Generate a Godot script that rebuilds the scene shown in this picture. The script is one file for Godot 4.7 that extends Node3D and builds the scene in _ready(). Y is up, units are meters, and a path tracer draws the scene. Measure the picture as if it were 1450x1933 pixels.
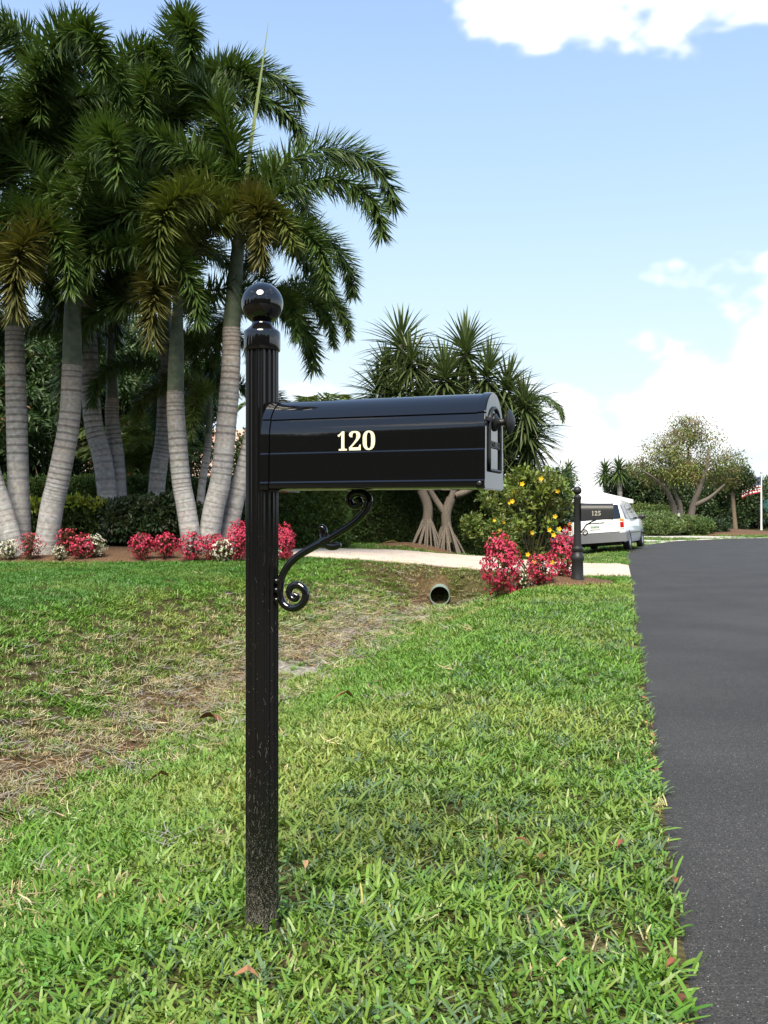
extends Node3D
# A black mailbox on a grass verge beside a curving road; palms, a drainage swale and a parked minivan behind it.
# Ground coordinates: X to the right, Z forward from the viewpoint (world z = -Z). The road runs 13.5 degrees to the right of Z.

const SA := 0.2334
const CA := 0.9724
const ROAD_X0 := 0.127
const FOCAL := 1856.0

var M := {}
var taken := {}
var soil_noise := FastNoiseLite.new()
var patch_noise := FastNoiseLite.new()
var fine_noise := FastNoiseLite.new()
var frond_meshes := {}
var rosette_meshes := []
var clump_meshes := {}


func _ready():
	var cam := Camera3D.new()
	cam.name = "camera"
	add_child(cam)
	cam.position = Vector3(0, 1.02, 0)
	cam.rotation_degrees = Vector3(0.17, 0, 0)
	cam.keep_aspect = Camera3D.KEEP_HEIGHT
	cam.fov = 55.0
	cam.near = 0.05
	cam.far = 3000.0
	cam.current = true

	var we := WorldEnvironment.new()
	we.name = "world_environment"
	var env := Environment.new()
	env.background_mode = Environment.BG_SKY
	var sky := Sky.new()
	var pano := PanoramaSkyMaterial.new()
	pano.panorama = ImageTexture.create_from_image(sky_image())
	sky.sky_material = pano
	env.sky = sky
	env.background_energy_multiplier = 1.0
	env.tonemap_mode = Environment.TONE_MAPPER_LINEAR
	env.tonemap_exposure = 1.95
	env.sdfgi_enabled = true
	env.ssao_enabled = true
	env.ssil_enabled = true
	we.environment = env
	add_child(we)

	var sun := DirectionalLight3D.new()
	sun.name = "sun"
	sun.light_energy = 1.5
	sun.light_angular_distance = 30.0
	sun.light_color = Color(1.0, 0.96, 0.88)
	sun.shadow_enabled = true
	add_child(sun)
	sun.look_at_from_position(Vector3.ZERO, -Vector3(-0.10, 0.80, 0.60).normalized(), Vector3.UP)

	soil_noise.seed = 11
	soil_noise.frequency = 1.0
	soil_noise.fractal_octaves = 4
	patch_noise.seed = 5
	patch_noise.frequency = 0.45
	patch_noise.fractal_octaves = 3
	fine_noise.seed = 23
	fine_noise.frequency = 3.0
	fine_noise.fractal_octaves = 3
	make_materials()

	# the setting
	build_ground()
	build_road()
	build_driveways()
	build_beds()

	# the large things
	build_palms()
	build_hedges()
	build_back_trees()
	build_pandanus()
	build_houses()
	build_far_right()
	build_trees_behind_viewpoint()

	# the objects
	build_mailbox()
	build_second_mailbox()
	build_cars()
	build_culvert()
	build_flag()
	build_allamanda()
	build_begonias()

	# small details
	build_grass()
	build_litter()


# ---------------------------------------------------------------- the lie of the land

func su(x, z):
	return Vector2((x - ROAD_X0) * SA + z * CA, (x - ROAD_X0) * CA - z * SA)


func xz(s, u):
	return Vector2(ROAD_X0 + s * SA + u * CA, s * CA - u * SA)


func sst(a, b, v):
	var t = clampf((v - a) / (b - a), 0.0, 1.0)
	return t * t * (3.0 - 2.0 * t)


const EDGE := [[-40.0, -9.473], [30.0, 7.327], [34.5, 8.6], [40.0, 10.6], [46.0, 13.6], [51.0, 18.0], [54.5, 24.0], [56.5, 32.0], [58.0, 45.0], [60.0, 75.0], [62.0, 130.0]]


func road_x(z):
	for k in range(1, EDGE.size()):
		if z <= EDGE[k][0]:
			var a = EDGE[k - 1]
			var b = EDGE[k]
			return lerpf(a[1], b[1], (z - a[0]) / (b[0] - a[0]))
	return 9999.0


func base_fall(z):
	return -0.22 * sst(16.0, 33.0, z)


func drive_height(u):
	return 0.28 * (1.0 - sst(-6.0, -0.4, u))


func land(x, z):
	var q = su(x, z)
	var s = q.x
	var u = q.y
	var right = 1.0 - (1.0 - sst(-7.0, -2.0, u)) * (1.0 - sst(30.0, 45.0, z))
	var h = base_fall(z) * right
	h += 0.26 * (1.0 - sst(-5.4, -3.4, u)) * (1.0 - sst(30.0, 45.0, z))
	var bell = 0.0
	if u > -4.9 and u < -1.1:
		bell = pow(0.5 + 0.5 * cos(PI * (u + 3.0) / 1.9), 0.75)
	if s < 22.0:
		h -= 0.46 * bell * (1.0 - sst(15.72, 16.45, s)) * (1.0 - 0.12 * sst(12.0, 2.0, s))
	else:
		var b2 = 0.0
		if u > -5.4 and u < 0.1:
			b2 = 0.5 + 0.5 * cos(PI * (u + 2.65) / 2.75)
		h -= 0.22 * b2 * sst(22.5, 26.0, s) * (1.0 - sst(40.0, 46.0, s))
	# the drive is nearly level across and carries over the pipe
	var drive = sst(16.0, 16.6, s) * (1.0 - sst(21.3, 22.2, s)) * sst(-9.5, -7.2, u)
	h = lerpf(h, drive_height(u) + base_fall(z) * 0.5, drive)
	h += 0.012 * soil_noise.get_noise_2d(x * 0.9, z * 0.9) * sst(70.0, 30.0, z)
	var past = x - road_x(z)
	if z < 62.0 and past > 0.0:
		h = minf(h, base_fall(z) - 0.05 * sst(0.0, 0.12, past))
	return h


func spot(px, z):   # X of a thing seen px photograph pixels across, Z metres away
	return (px - 725.0) / FOCAL * z


func rise(py, z):   # its height there
	return 1.02 + (972.0 - py) / FOCAL * z


# ---------------------------------------------------------------- sky

func sky_image():
	var w := 3072
	var h := 1536
	var im := Image.create(w, h, false, Image.FORMAT_RGBF)
	var stops := [[0.0, Color(0.53, 0.57, 0.60)], [6.0, Color(0.46, 0.54, 0.595)], [12.0, Color(0.375, 0.49, 0.585)], [18.0, Color(0.30, 0.42, 0.57)], [28.0, Color(0.215, 0.325, 0.535)], [45.0, Color(0.18, 0.29, 0.50)], [90.0, Color(0.13, 0.24, 0.46)]]
	for y in h:
		var el = 90.0 - (y + 0.5) / h * 180.0
		var c: Color = stops[0][1]
		if el < 0.0:
			c = Color(0.15, 0.16, 0.12)
		for k in range(1, stops.size()):
			if el >= stops[k - 1][0] and el <= stops[k][0]:
				c = stops[k - 1][1].lerp(stops[k][1], (el - stops[k - 1][0]) / (stops[k][0] - stops[k - 1][0]))
		im.fill_rect(Rect2i(0, y, w, 1), c)
	var n := FastNoiseLite.new()
	n.seed = 20
	n.frequency = 0.13
	n.fractal_octaves = 5
	n.fractal_gain = 0.56
	# each cloud: azimuth, elevation, half width, half height in degrees, solidity
	var clouds := [[13.0, 29.5, 11.0, 7.5, 1.0], [9.0, 27.5, 6.0, 4.5, 0.9], [17.0, 28.0, 6.0, 4.5, 1.0], [25.0, 6.5, 10.5, 8.0, 1.0], [22.8, 9.5, 5.2, 5.2, 1.0], [12.0, 2.0, 15.0, 6.5, 0.9], [0.0, 3.0, 9.0, 5.5, 0.8], [19.0, 6.0, 6.0, 4.0, 1.0]]
	var rng := RandomNumberGenerator.new()
	rng.seed = 77
	for k in 22:
		var az = 52.0 + k * 11.5 + rng.randf_range(-6.0, 6.0)
		clouds.append([az, rng.randf_range(5.0, 12.0), rng.randf_range(8.0, 14.0), rng.randf_range(3.5, 5.5), 0.9])
		if k % 2 == 0 and k > 1 and k < 19:
			clouds.append([az + 5.0, rng.randf_range(24.0, 60.0), rng.randf_range(9.0, 15.0), rng.randf_range(4.5, 7.0), 0.9])
	for c in clouds:
		var stretch = 1.0 / cos(deg_to_rad(minf(c[1], 75.0)))
		var x0 = int((c[0] - c[2] * 1.5 * stretch) / 360.0 * w)
		var x1 = int((c[0] + c[2] * 1.5 * stretch) / 360.0 * w)
		var y0 = int((90.0 - c[1] - c[3] * 1.5) / 180.0 * h)
		var y1 = mini(int((90.0 - c[1] + c[3] * 1.5) / 180.0 * h), h / 2 - 1)
		for y in range(y0, y1 + 1):
			var el = 90.0 - (y + 0.5) / h * 180.0
			var ey = (el - c[1]) / c[3]
			if ey < 0.0:
				ey *= 1.35
			for x in range(x0, x1 + 1):
				var az = (x + 0.5) / w * 360.0
				var ex = (az - c[0]) / (c[2] * stretch)
				var r = sqrt(ex * ex + ey * ey)
				if r > 1.5:
					continue
				var g = 0.85 - r + 0.95 * n.get_noise_2d(az * 1.0 / stretch, el * 1.5)
				var a = clampf(g / 0.60, 0.0, 1.0) * c[4]
				a = a * a * (3.0 - 2.0 * a)
				if a <= 0.002:
					continue
				var px = posmod(x, w)
				var was = im.get_pixel(px, y)
				im.set_pixel(px, y, was.lerp(Color(0.74, 0.745, 0.755), a))
	return im


# ---------------------------------------------------------------- materials

func lin(r, g, b, a = 1.0):
	var c := Color(r, g, b).linear_to_srgb()
	c.a = a
	return c


func mat(called, color, rough = 0.7, spec = 0.5):
	var m := StandardMaterial3D.new()
	m.resource_name = called
	m.albedo_color = color
	m.roughness = rough
	m.metallic_specular = spec
	M[called] = m
	return m


func leaf_mat(called, color, rough = 0.5, back = 0.45):
	var m = mat(called, color, rough, 0.45)
	m.vertex_color_use_as_albedo = true
	m.cull_mode = BaseMaterial3D.CULL_DISABLED
	m.backlight_enabled = true
	m.backlight = lin(back, back, back * 0.45)
	return m


func noise_tex(size, freq, sd, lo: Color, hi: Color, octaves = 4, ramp_at = [0.0, 1.0]):
	var t := NoiseTexture2D.new()
	var n := FastNoiseLite.new()
	n.seed = sd
	n.frequency = freq
	n.fractal_octaves = octaves
	t.noise = n
	t.width = size
	t.height = size
	t.seamless = true
	var g := Gradient.new()
	g.set_offset(0, ramp_at[0])
	g.set_offset(1, ramp_at[1])
	g.set_color(0, lo)
	g.set_color(1, hi)
	t.color_ramp = g
	return t


func tri_planar(m, scale):
	m.uv1_triplanar = true
	m.uv1_world_triplanar = true
	m.uv1_scale = Vector3(scale, scale, scale)


func asphalt_image():
	var rng := RandomNumberGenerator.new()
	rng.seed = 9
	var im := Image.create(1024, 1024, false, Image.FORMAT_RGB8)
	im.fill(lin(0.038, 0.0355, 0.033))
	for k in 60000:
		var v = rng.randf_range(0.012, 0.075)
		var c = lin(v, v * 0.96, v * 0.92)
		var x = rng.randi_range(0, 1023)
		var y = rng.randi_range(0, 1023)
		im.fill_rect(Rect2i(x, y, rng.randi_range(1, 7), rng.randi_range(1, 7)), c)
	for k in 2600:
		var v = rng.randf_range(0.10, 0.38)
		im.fill_rect(Rect2i(rng.randi_range(0, 1020), rng.randi_range(0, 1020), rng.randi_range(1, 4), rng.randi_range(1, 4)), lin(v, v * 0.97, v * 0.93))
	return im


func post_image():
	# dried grass clippings and splashed sand on the foot of the post, thinning out upwards as flecks
	var rng := RandomNumberGenerator.new()
	rng.seed = 31
	var im := Image.create(512, 2048, false, Image.FORMAT_RGB8)
	im.fill(lin(0.006, 0.006, 0.0065))
	for k in 13000:
		var up = -log(maxf(rng.randf(), 0.0001)) * 0.30
		if rng.randf() < 0.03:
			up = rng.randf() * 3.0
		var x = rng.randi_range(0, 511)
		var y = maxi(0, 2047 - int(up * 420.0))
		var v = rng.randf_range(0.04, 0.32)
		var c = lin(v, v * 0.93, v * 0.78)
		if rng.randf() < 0.9:
			im.fill_rect(Rect2i(x, y, rng.randi_range(1, 2), rng.randi_range(1, 2)), c)
		else:
			var dx = rng.randf_range(-1.0, 1.0)
			for j in rng.randi_range(8, 22):
				im.fill_rect(Rect2i(posmod(int(x + dx * j), 512), clampi(y - j, 0, 2047), 1, 1), c)
	return im


func make_materials():
	var black = mat("black_paint", lin(0.005, 0.005, 0.0055), 0.06, 0.62)
	black.heightmap_enabled = true
	black.heightmap_texture = noise_tex(512, 0.02, 3, Color.BLACK, Color.WHITE, 3)
	black.heightmap_scale = 0.006
	tri_planar(black, 4.0)
	var post = mat("post_paint", Color.WHITE, 0.14, 0.5)
	post.albedo_texture = ImageTexture.create_from_image(post_image())
	var satin = mat("satin_black", lin(0.016, 0.017, 0.018), 0.45, 0.45)
	satin.resource_name = "satin_black"
	mat("cream_vinyl", lin(0.78, 0.74, 0.52), 0.5)
	mat("silver_vinyl", lin(0.42, 0.40, 0.34), 0.4)
	mat("bolt_dark", lin(0.02, 0.02, 0.02), 0.3)

	leaf_mat("grass_leaf", Color.WHITE, 0.42, 0.55)
	leaf_mat("dry_leaf", Color.WHITE, 0.75, 0.2)
	leaf_mat("frond_green", lin(0.070, 0.118, 0.026), 0.42, 0.38)
	leaf_mat("frond_olive", lin(0.105, 0.130, 0.024), 0.45, 0.35)
	leaf_mat("frond_bronze", lin(0.115, 0.112, 0.026), 0.5, 0.3)
	leaf_mat("frond_light", lin(0.15, 0.20, 0.05), 0.45, 0.4)
	leaf_mat("sword_leaf", lin(0.088, 0.125, 0.045), 0.42, 0.35)
	leaf_mat("leaf", Color.WHITE, 0.45, 0.4)
	leaf_mat("petal", Color.WHITE, 0.55, 0.45)
	var bark = mat("palm_bark", Color.WHITE, 0.85, 0.3)
	bark.vertex_color_use_as_albedo = true
	bark.albedo_texture = noise_tex(512, 0.012, 14, Color(0.72, 0.71, 0.70), Color(1, 1, 1), 5)
	bark.heightmap_enabled = true
	bark.heightmap_texture = noise_tex(512, 0.03, 15, Color.BLACK, Color.WHITE, 4)
	bark.heightmap_scale = 0.6
	tri_planar(bark, 1.6)
	var shaft = mat("crownshaft", Color.WHITE, 0.5, 0.4)
	shaft.vertex_color_use_as_albedo = true
	shaft.albedo_texture = noise_tex(512, 0.008, 41, Color(0.7, 0.72, 0.7), Color(1, 1, 1), 4)
	tri_planar(shaft, 1.3)
	var wood = mat("branch_bark", Color.WHITE, 0.9, 0.25)
	wood.vertex_color_use_as_albedo = true
	wood.albedo_texture = noise_tex(512, 0.03, 16, Color(0.55, 0.53, 0.5), Color(1, 1, 1), 5)
	wood.heightmap_enabled = true
	wood.heightmap_texture = noise_tex(512, 0.04, 17, Color.BLACK, Color.WHITE, 4)
	wood.heightmap_scale = 1.2
	tri_planar(wood, 2.0)

	var ground = mat("soil", Color.WHITE, 0.95, 0.2)
	ground.vertex_color_use_as_albedo = true
	ground.albedo_texture = noise_tex(1024, 0.02, 18, Color(0.45, 0.43, 0.42), Color(1, 1, 1), 5)
	ground.heightmap_enabled = true
	ground.heightmap_texture = noise_tex(1024, 0.03, 19, Color.BLACK, Color.WHITE, 5)
	ground.heightmap_scale = 2.5
	tri_planar(ground, 0.8)
	var mulch = mat("mulch", lin(0.34, 0.24, 0.17), 0.95, 0.2)
	mulch.albedo_texture = noise_tex(512, 0.06, 20, Color(0.35, 0.32, 0.3), Color(1, 0.95, 0.9), 4)
	mulch.heightmap_enabled = true
	mulch.heightmap_texture = noise_tex(512, 0.06, 21, Color.BLACK, Color.WHITE, 4)
	mulch.heightmap_scale = 4.0
	tri_planar(mulch, 1.0)
	var asphalt = mat("asphalt", Color.WHITE, 0.72, 0.4)
	asphalt.albedo_texture = ImageTexture.create_from_image(asphalt_image())
	asphalt.detail_enabled = true
	asphalt.detail_blend_mode = BaseMaterial3D.BLEND_MODE_MUL
	asphalt.detail_albedo = noise_tex(1024, 0.006, 22, Color(0.78, 0.775, 0.77), Color(1, 1, 1), 5)
	asphalt.detail_uv_layer = BaseMaterial3D.DETAIL_UV_2
	asphalt.heightmap_enabled = true
	asphalt.heightmap_texture = noise_tex(1024, 0.12, 24, Color.BLACK, Color.WHITE, 3)
	asphalt.heightmap_scale = 0.35
	tri_planar(asphalt, 1.1)
	asphalt.uv2_triplanar = true
	asphalt.uv2_world_triplanar = true
	asphalt.uv2_scale = Vector3(0.13, 0.13, 0.13)
	var paver = mat("paver", Color.WHITE, 0.9, 0.2)
	paver.vertex_color_use_as_albedo = true
	paver.albedo_texture = noise_tex(512, 0.03, 25, Color(0.78, 0.76, 0.74), Color(1, 1, 1), 4)
	tri_planar(paver, 1.5)
	var conc = mat("concrete", lin(0.52, 0.50, 0.46), 0.85, 0.3)
	conc.albedo_texture = noise_tex(512, 0.01, 26, Color(0.8, 0.79, 0.77), Color(1, 1, 1), 5)
	tri_planar(conc, 0.6)
	mat("sand_joint", lin(0.30, 0.27, 0.23), 0.95, 0.2)

	mat("white_wall", lin(0.62, 0.61, 0.58), 0.8)
	mat("white_roof", lin(0.58, 0.575, 0.56), 0.7)
	mat("tile_roof", lin(0.42, 0.27, 0.21), 0.8)
	mat("house_window", lin(0.02, 0.025, 0.03), 0.08)
	var paint = mat("white_car_paint", lin(0.82, 0.83, 0.84), 0.3)
	paint.clearcoat_enabled = true
	paint.clearcoat = 1.0
	paint.clearcoat_roughness = 0.03
	mat("grey_plastic", lin(0.13, 0.135, 0.15), 0.5)
	mat("dark_plastic", lin(0.015, 0.015, 0.016), 0.5)
	mat("car_glass", lin(0.012, 0.015, 0.018), 0.03, 0.6)
	mat("tyre", lin(0.018, 0.018, 0.018), 0.85)
	mat("rim_metal", lin(0.45, 0.45, 0.46), 0.35).metallic = 0.8
	mat("red_lens", lin(0.42, 0.012, 0.01), 0.12)
	mat("amber_lens", lin(0.75, 0.22, 0.02), 0.12)
	mat("plate", lin(0.55, 0.6, 0.58), 0.4)
	mat("plate_ink", lin(0.03, 0.10, 0.06), 0.5)
	mat("pipe_green", lin(0.16, 0.21, 0.18), 0.5)
	mat("pipe_dark", lin(0.03, 0.05, 0.045), 0.6)
	mat("pole_white", lin(0.72, 0.72, 0.72), 0.4)
	mat("flag_red", lin(0.40, 0.02, 0.03), 0.8)
	mat("flag_white", lin(0.75, 0.75, 0.75), 0.8)
	mat("flag_blue", lin(0.02, 0.03, 0.14), 0.8)
	mat("teal_screen", lin(0.015, 0.09, 0.085), 0.8)
	mat("lamp_glass", lin(0.5, 0.5, 0.47), 0.2)
	mat("twigs", lin(0.060, 0.062, 0.030), 0.95, 0.2)
	mat("paint_line", lin(0.62, 0.62, 0.60), 0.7)


# ---------------------------------------------------------------- helpers for naming and mesh making

func numbered(called: String) -> String:
	taken[called] = taken.get(called, 0) + 1
	return called if taken[called] == 1 else "%s_%03d" % [called, taken[called] - 1]


func thing(called, label, category, at = Vector3.ZERO, group = "", turn = 0.0):
	var o := Node3D.new()
	o.name = numbered(called)
	add_child(o)
	o.position = at
	o.rotation.y = turn
	tag(o, label, category, group)
	return o


func tag(o, label, category, group = "", kind = ""):
	if label:
		o.set_meta("label", label)
	if category:
		o.set_meta("category", category)
	if group:
		o.set_meta("group", group)
	if kind:
		o.set_meta("kind", kind)
	return o


func part(called, mesh, m, parent):
	var o := MeshInstance3D.new()
	o.name = numbered(called) if parent == self else called
	o.mesh = mesh
	o.material_override = m if m is Material else M[m]
	parent.add_child(o, true)
	return o


func structure(called, mesh, m):
	var o = part(called, mesh, m, self)
	o.set_meta("kind", "structure")
	return o


func copy_thing(o, label, group = ""):
	var c = o.duplicate()
	c.name = numbered(String(o.name).rstrip("0123456789").trim_suffix("_"))
	add_child(c)
	c.set_meta("label", label)
	if group:
		c.set_meta("group", group)
	return c


func many(called, mesh, m, where: Array, tints, parent, kind = "stuff"):
	var mm := MultiMesh.new()
	mm.transform_format = MultiMesh.TRANSFORM_3D
	mm.use_colors = tints != null
	mm.mesh = mesh
	mm.instance_count = where.size()
	for i in where.size():
		mm.set_instance_transform(i, where[i])
		if tints != null:
			mm.set_instance_color(i, tints[i])
	var o := MultiMeshInstance3D.new()
	o.name = numbered(called) if parent == self else called
	o.multimesh = mm
	o.material_override = M[m]
	parent.add_child(o, true)
	if kind:
		o.set_meta("kind", kind)
	return o


func begin():
	var st := SurfaceTool.new()
	st.begin(Mesh.PRIMITIVE_TRIANGLES)
	return st


func tri(st, a, b, c, na, nb, nc, col = null):
	if (c - a).cross(b - a).dot(na + nb + nc) < 0.0:
		var t = b
		b = c
		c = t
		t = nb
		nb = nc
		nc = t
	for p in [[a, na], [b, nb], [c, nc]]:
		if col != null:
			st.set_color(col)
		st.set_normal(p[1])
		st.add_vertex(p[0])


func quad(st, a, b, c, d, n = null, col = null):
	var m = n
	if m == null:
		m = (c - a).cross(b - a).normalized()
		if m == Vector3.ZERO:
			m = (d - a).cross(c - a).normalized()
	tri(st, a, b, c, m, m, m, col)
	tri(st, a, c, d, m, m, m, col)


func quad4(st, p: Array, n: Array, col = null):
	tri(st, p[0], p[1], p[2], n[0], n[1], n[2], col)
	tri(st, p[0], p[2], p[3], n[0], n[2], n[3], col)


func box(st, c: Vector3, size: Vector3, b := Basis.IDENTITY, bev = 0.0, col = null):
	# a box with chamfered edges
	var h = size / 2.0
	var e = minf(bev, minf(h.x, minf(h.y, h.z)) * 0.49)
	var axes = [Vector3(1, 0, 0), Vector3(0, 1, 0), Vector3(0, 0, 1)]
	for k in 3:
		var i = (k + 1) % 3
		var j = (k + 2) % 3
		for s in [-1.0, 1.0]:
			var o = axes[k] * h[k] * s
			var u = axes[i] * (h[i] - e)
			var v = axes[j] * (h[j] - e)
			quad(st, c + b * (o - u - v), c + b * (o + u - v), c + b * (o + u + v), c + b * (o - u + v), (b * (axes[k] * s)).normalized(), col)
			if e > 0.0:
				for s2 in [-1.0, 1.0]:
					# the chamfer between face k,s and face i,s2
					var p0 = axes[k] * h[k] * s + axes[i] * (h[i] - e) * s2
					var p1 = axes[k] * (h[k] - e) * s + axes[i] * h[i] * s2
					quad(st, c + b * (p0 - v), c + b * (p0 + v), c + b * (p1 + v), c + b * (p1 - v), (b * (axes[k] * s + axes[i] * s2)).normalized(), col)
	if e > 0.0:
		for sx in [-1.0, 1.0]:
			for sy in [-1.0, 1.0]:
				for sz in [-1.0, 1.0]:
					var s3 = Vector3(sx, sy, sz)
					var n = (b * s3).normalized()
					tri(st, c + b * (s3 * Vector3(h.x, h.y - e, h.z - e)), c + b * (s3 * Vector3(h.x - e, h.y, h.z - e)), c + b * (s3 * Vector3(h.x - e, h.y - e, h.z)), n, n, n, col)


func tube(st, pts: Array, radii: Array, sides = 10, caps = true, cols = null, squash = 1.0):
	var n = pts.size()
	var t0 = (pts[1] - pts[0]).normalized()
	var ref = Vector3.UP if absf(t0.y) < 0.9 else Vector3.RIGHT
	var side = t0.cross(ref).normalized()
	var rings = []
	var norms = []
	for i in n:
		var t = (pts[mini(i + 1, n - 1)] - pts[maxi(i - 1, 0)]).normalized()
		side = (side - t * side.dot(t)).normalized()
		var up = side.cross(t)
		var ring = []
		var nm = []
		for k in sides:
			var a = TAU * k / sides
			var d = side * cos(a) + up * sin(a) * squash
			ring.append(pts[i] + d * radii[i])
			nm.append((side * cos(a) + up * sin(a) / squash).normalized())
		rings.append(ring)
		norms.append(nm)
	for i in n - 1:
		for k in sides:
			var k2 = (k + 1) % sides
			quad4(st, [rings[i][k], rings[i][k2], rings[i + 1][k2], rings[i + 1][k]], [norms[i][k], norms[i][k2], norms[i + 1][k2], norms[i + 1][k]], cols[i] if cols != null else null)
	if caps:
		for e in [0, n - 1]:
			var nn = (pts[0] - pts[1]).normalized() if e == 0 else (pts[n - 1] - pts[n - 2]).normalized()
			for k in range(1, sides - 1):
				tri(st, rings[e][0], rings[e][k], rings[e][k + 1], nn, nn, nn, cols[mini(e, n - 2)] if cols != null else null)


func lathe(st, prof: Array, sides = 24, at = Vector3.ZERO, b := Basis.IDENTITY, flutes = 0, flute_depth = 0.0, uv = false):
	# prof: [radius, height] pairs; sharp where the profile turns more than 35 degrees
	var n = prof.size()
	for i in n - 1:
		var p0 = Vector2(prof[i][0], prof[i][1])
		var p1 = Vector2(prof[i + 1][0], prof[i + 1][1])
		var d = (p1 - p0).normalized()
		if p0.is_equal_approx(p1):
			continue
		var here = Vector2(d.y, -d.x)
		var na = here
		var nb = here
		if i > 0:
			var q = (p0 - Vector2(prof[i - 1][0], prof[i - 1][1])).normalized()
			var m = Vector2(q.y, -q.x)
			if m.dot(here) > 0.82:
				na = (m + here).normalized()
		if i < n - 2:
			var q = (Vector2(prof[i + 2][0], prof[i + 2][1]) - p1).normalized()
			var m = Vector2(q.y, -q.x)
			if m.dot(here) > 0.82:
				nb = (m + here).normalized()
		for k in sides:
			var ps = []
			var ns = []
			for e in [[k, p0, na], [k + 1, p0, na], [k + 1, p1, nb], [k, p1, nb]]:
				var a = TAU * e[0] / sides
				var r = e[1].x
				var tilt = 0.0
				if flutes:
					var ph = a * flutes
					r -= flute_depth * (0.5 - 0.5 * cos(ph))
					tilt = flute_depth * 0.5 * flutes * sin(ph) / maxf(r, 0.001)
				var rad = Vector3(cos(a), 0, sin(a))
				var tan_ = Vector3(-sin(a), 0, cos(a))
				ps.append(at + b * (rad * r + Vector3.UP * e[1].y))
				ns.append((b * (rad * e[2].x + tan_ * tilt * e[2].x + Vector3.UP * e[2].y)).normalized())
			if uv:
				var us = [Vector2(float(k) / sides, 0), Vector2(float(k + 1) / sides, 0)]
				var va = 1.0 - p0.y / 1.6
				var vb = 1.0 - p1.y / 1.6
				var uvs = [Vector2(us[0].x, va), Vector2(us[1].x, va), Vector2(us[1].x, vb), Vector2(us[0].x, vb)]
				var order = [0, 1, 2, 0, 2, 3]
				if (ps[2] - ps[0]).cross(ps[1] - ps[0]).dot(ns[0]) < 0.0:
					order = [0, 2, 1, 0, 3, 2]
				for o in order:
					st.set_uv(uvs[o])
					st.set_normal(ns[o])
					st.add_vertex(ps[o])
			else:
				quad4(st, ps, ns)


func extrude(st, poly: PackedVector2Array, o: Vector3, ax: Vector3, ay: Vector3, dir: Vector3, caps = true, smooth = 0.85):
	# a closed outline swept along dir; smooth where it turns gently
	var n = poly.size()
	var nm = []
	var area = 0.0
	for i in n:
		area += poly[i].cross(poly[(i + 1) % n])
	var flip = 1.0 if area > 0.0 else -1.0
	for i in n:
		var d = (poly[(i + 1) % n] - poly[i]).normalized()
		nm.append(Vector2(d.y, -d.x) * flip)
	for i in n:
		var here: Vector2 = nm[i]
		var pre: Vector2 = nm[(i + n - 1) % n]
		var nxt: Vector2 = nm[(i + 1) % n]
		var na = (here + pre).normalized() if here.dot(pre) > smooth else here
		var nb = (here + nxt).normalized() if here.dot(nxt) > smooth else here
		var a = o + ax * poly[i].x + ay * poly[i].y
		var j = (i + 1) % n
		var c = o + ax * poly[j].x + ay * poly[j].y
		var wa = (ax * na.x + ay * na.y).normalized()
		var wb = (ax * nb.x + ay * nb.y).normalized()
		quad4(st, [a, c, c + dir, a + dir], [wa, wb, wb, wa])
	if caps:
		var t = Geometry2D.triangulate_polygon(poly)
		var dn = dir.normalized()
		for k in range(0, t.size(), 3):
			var p = []
			for e in 3:
				p.append(o + ax * poly[t[k + e]].x + ay * poly[t[k + e]].y)
			tri(st, p[0], p[1], p[2], -dn, -dn, -dn)
			tri(st, p[0] + dir, p[1] + dir, p[2] + dir, dn, dn, dn)


func ball(st, c: Vector3, r: Vector3, rows = 10, cols = 16):
	for i in rows:
		for k in cols:
			var ps = []
			var ns = []
			for e in [[i, k], [i, k + 1], [i + 1, k + 1], [i + 1, k]]:
				var th = PI * e[0] / rows
				var ph = TAU * e[1] / cols
				var d = Vector3(sin(th) * cos(ph), cos(th), sin(th) * sin(ph))
				ps.append(c + d * r)
				ns.append((d / r).normalized())
			quad4(st, ps, ns)


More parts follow.
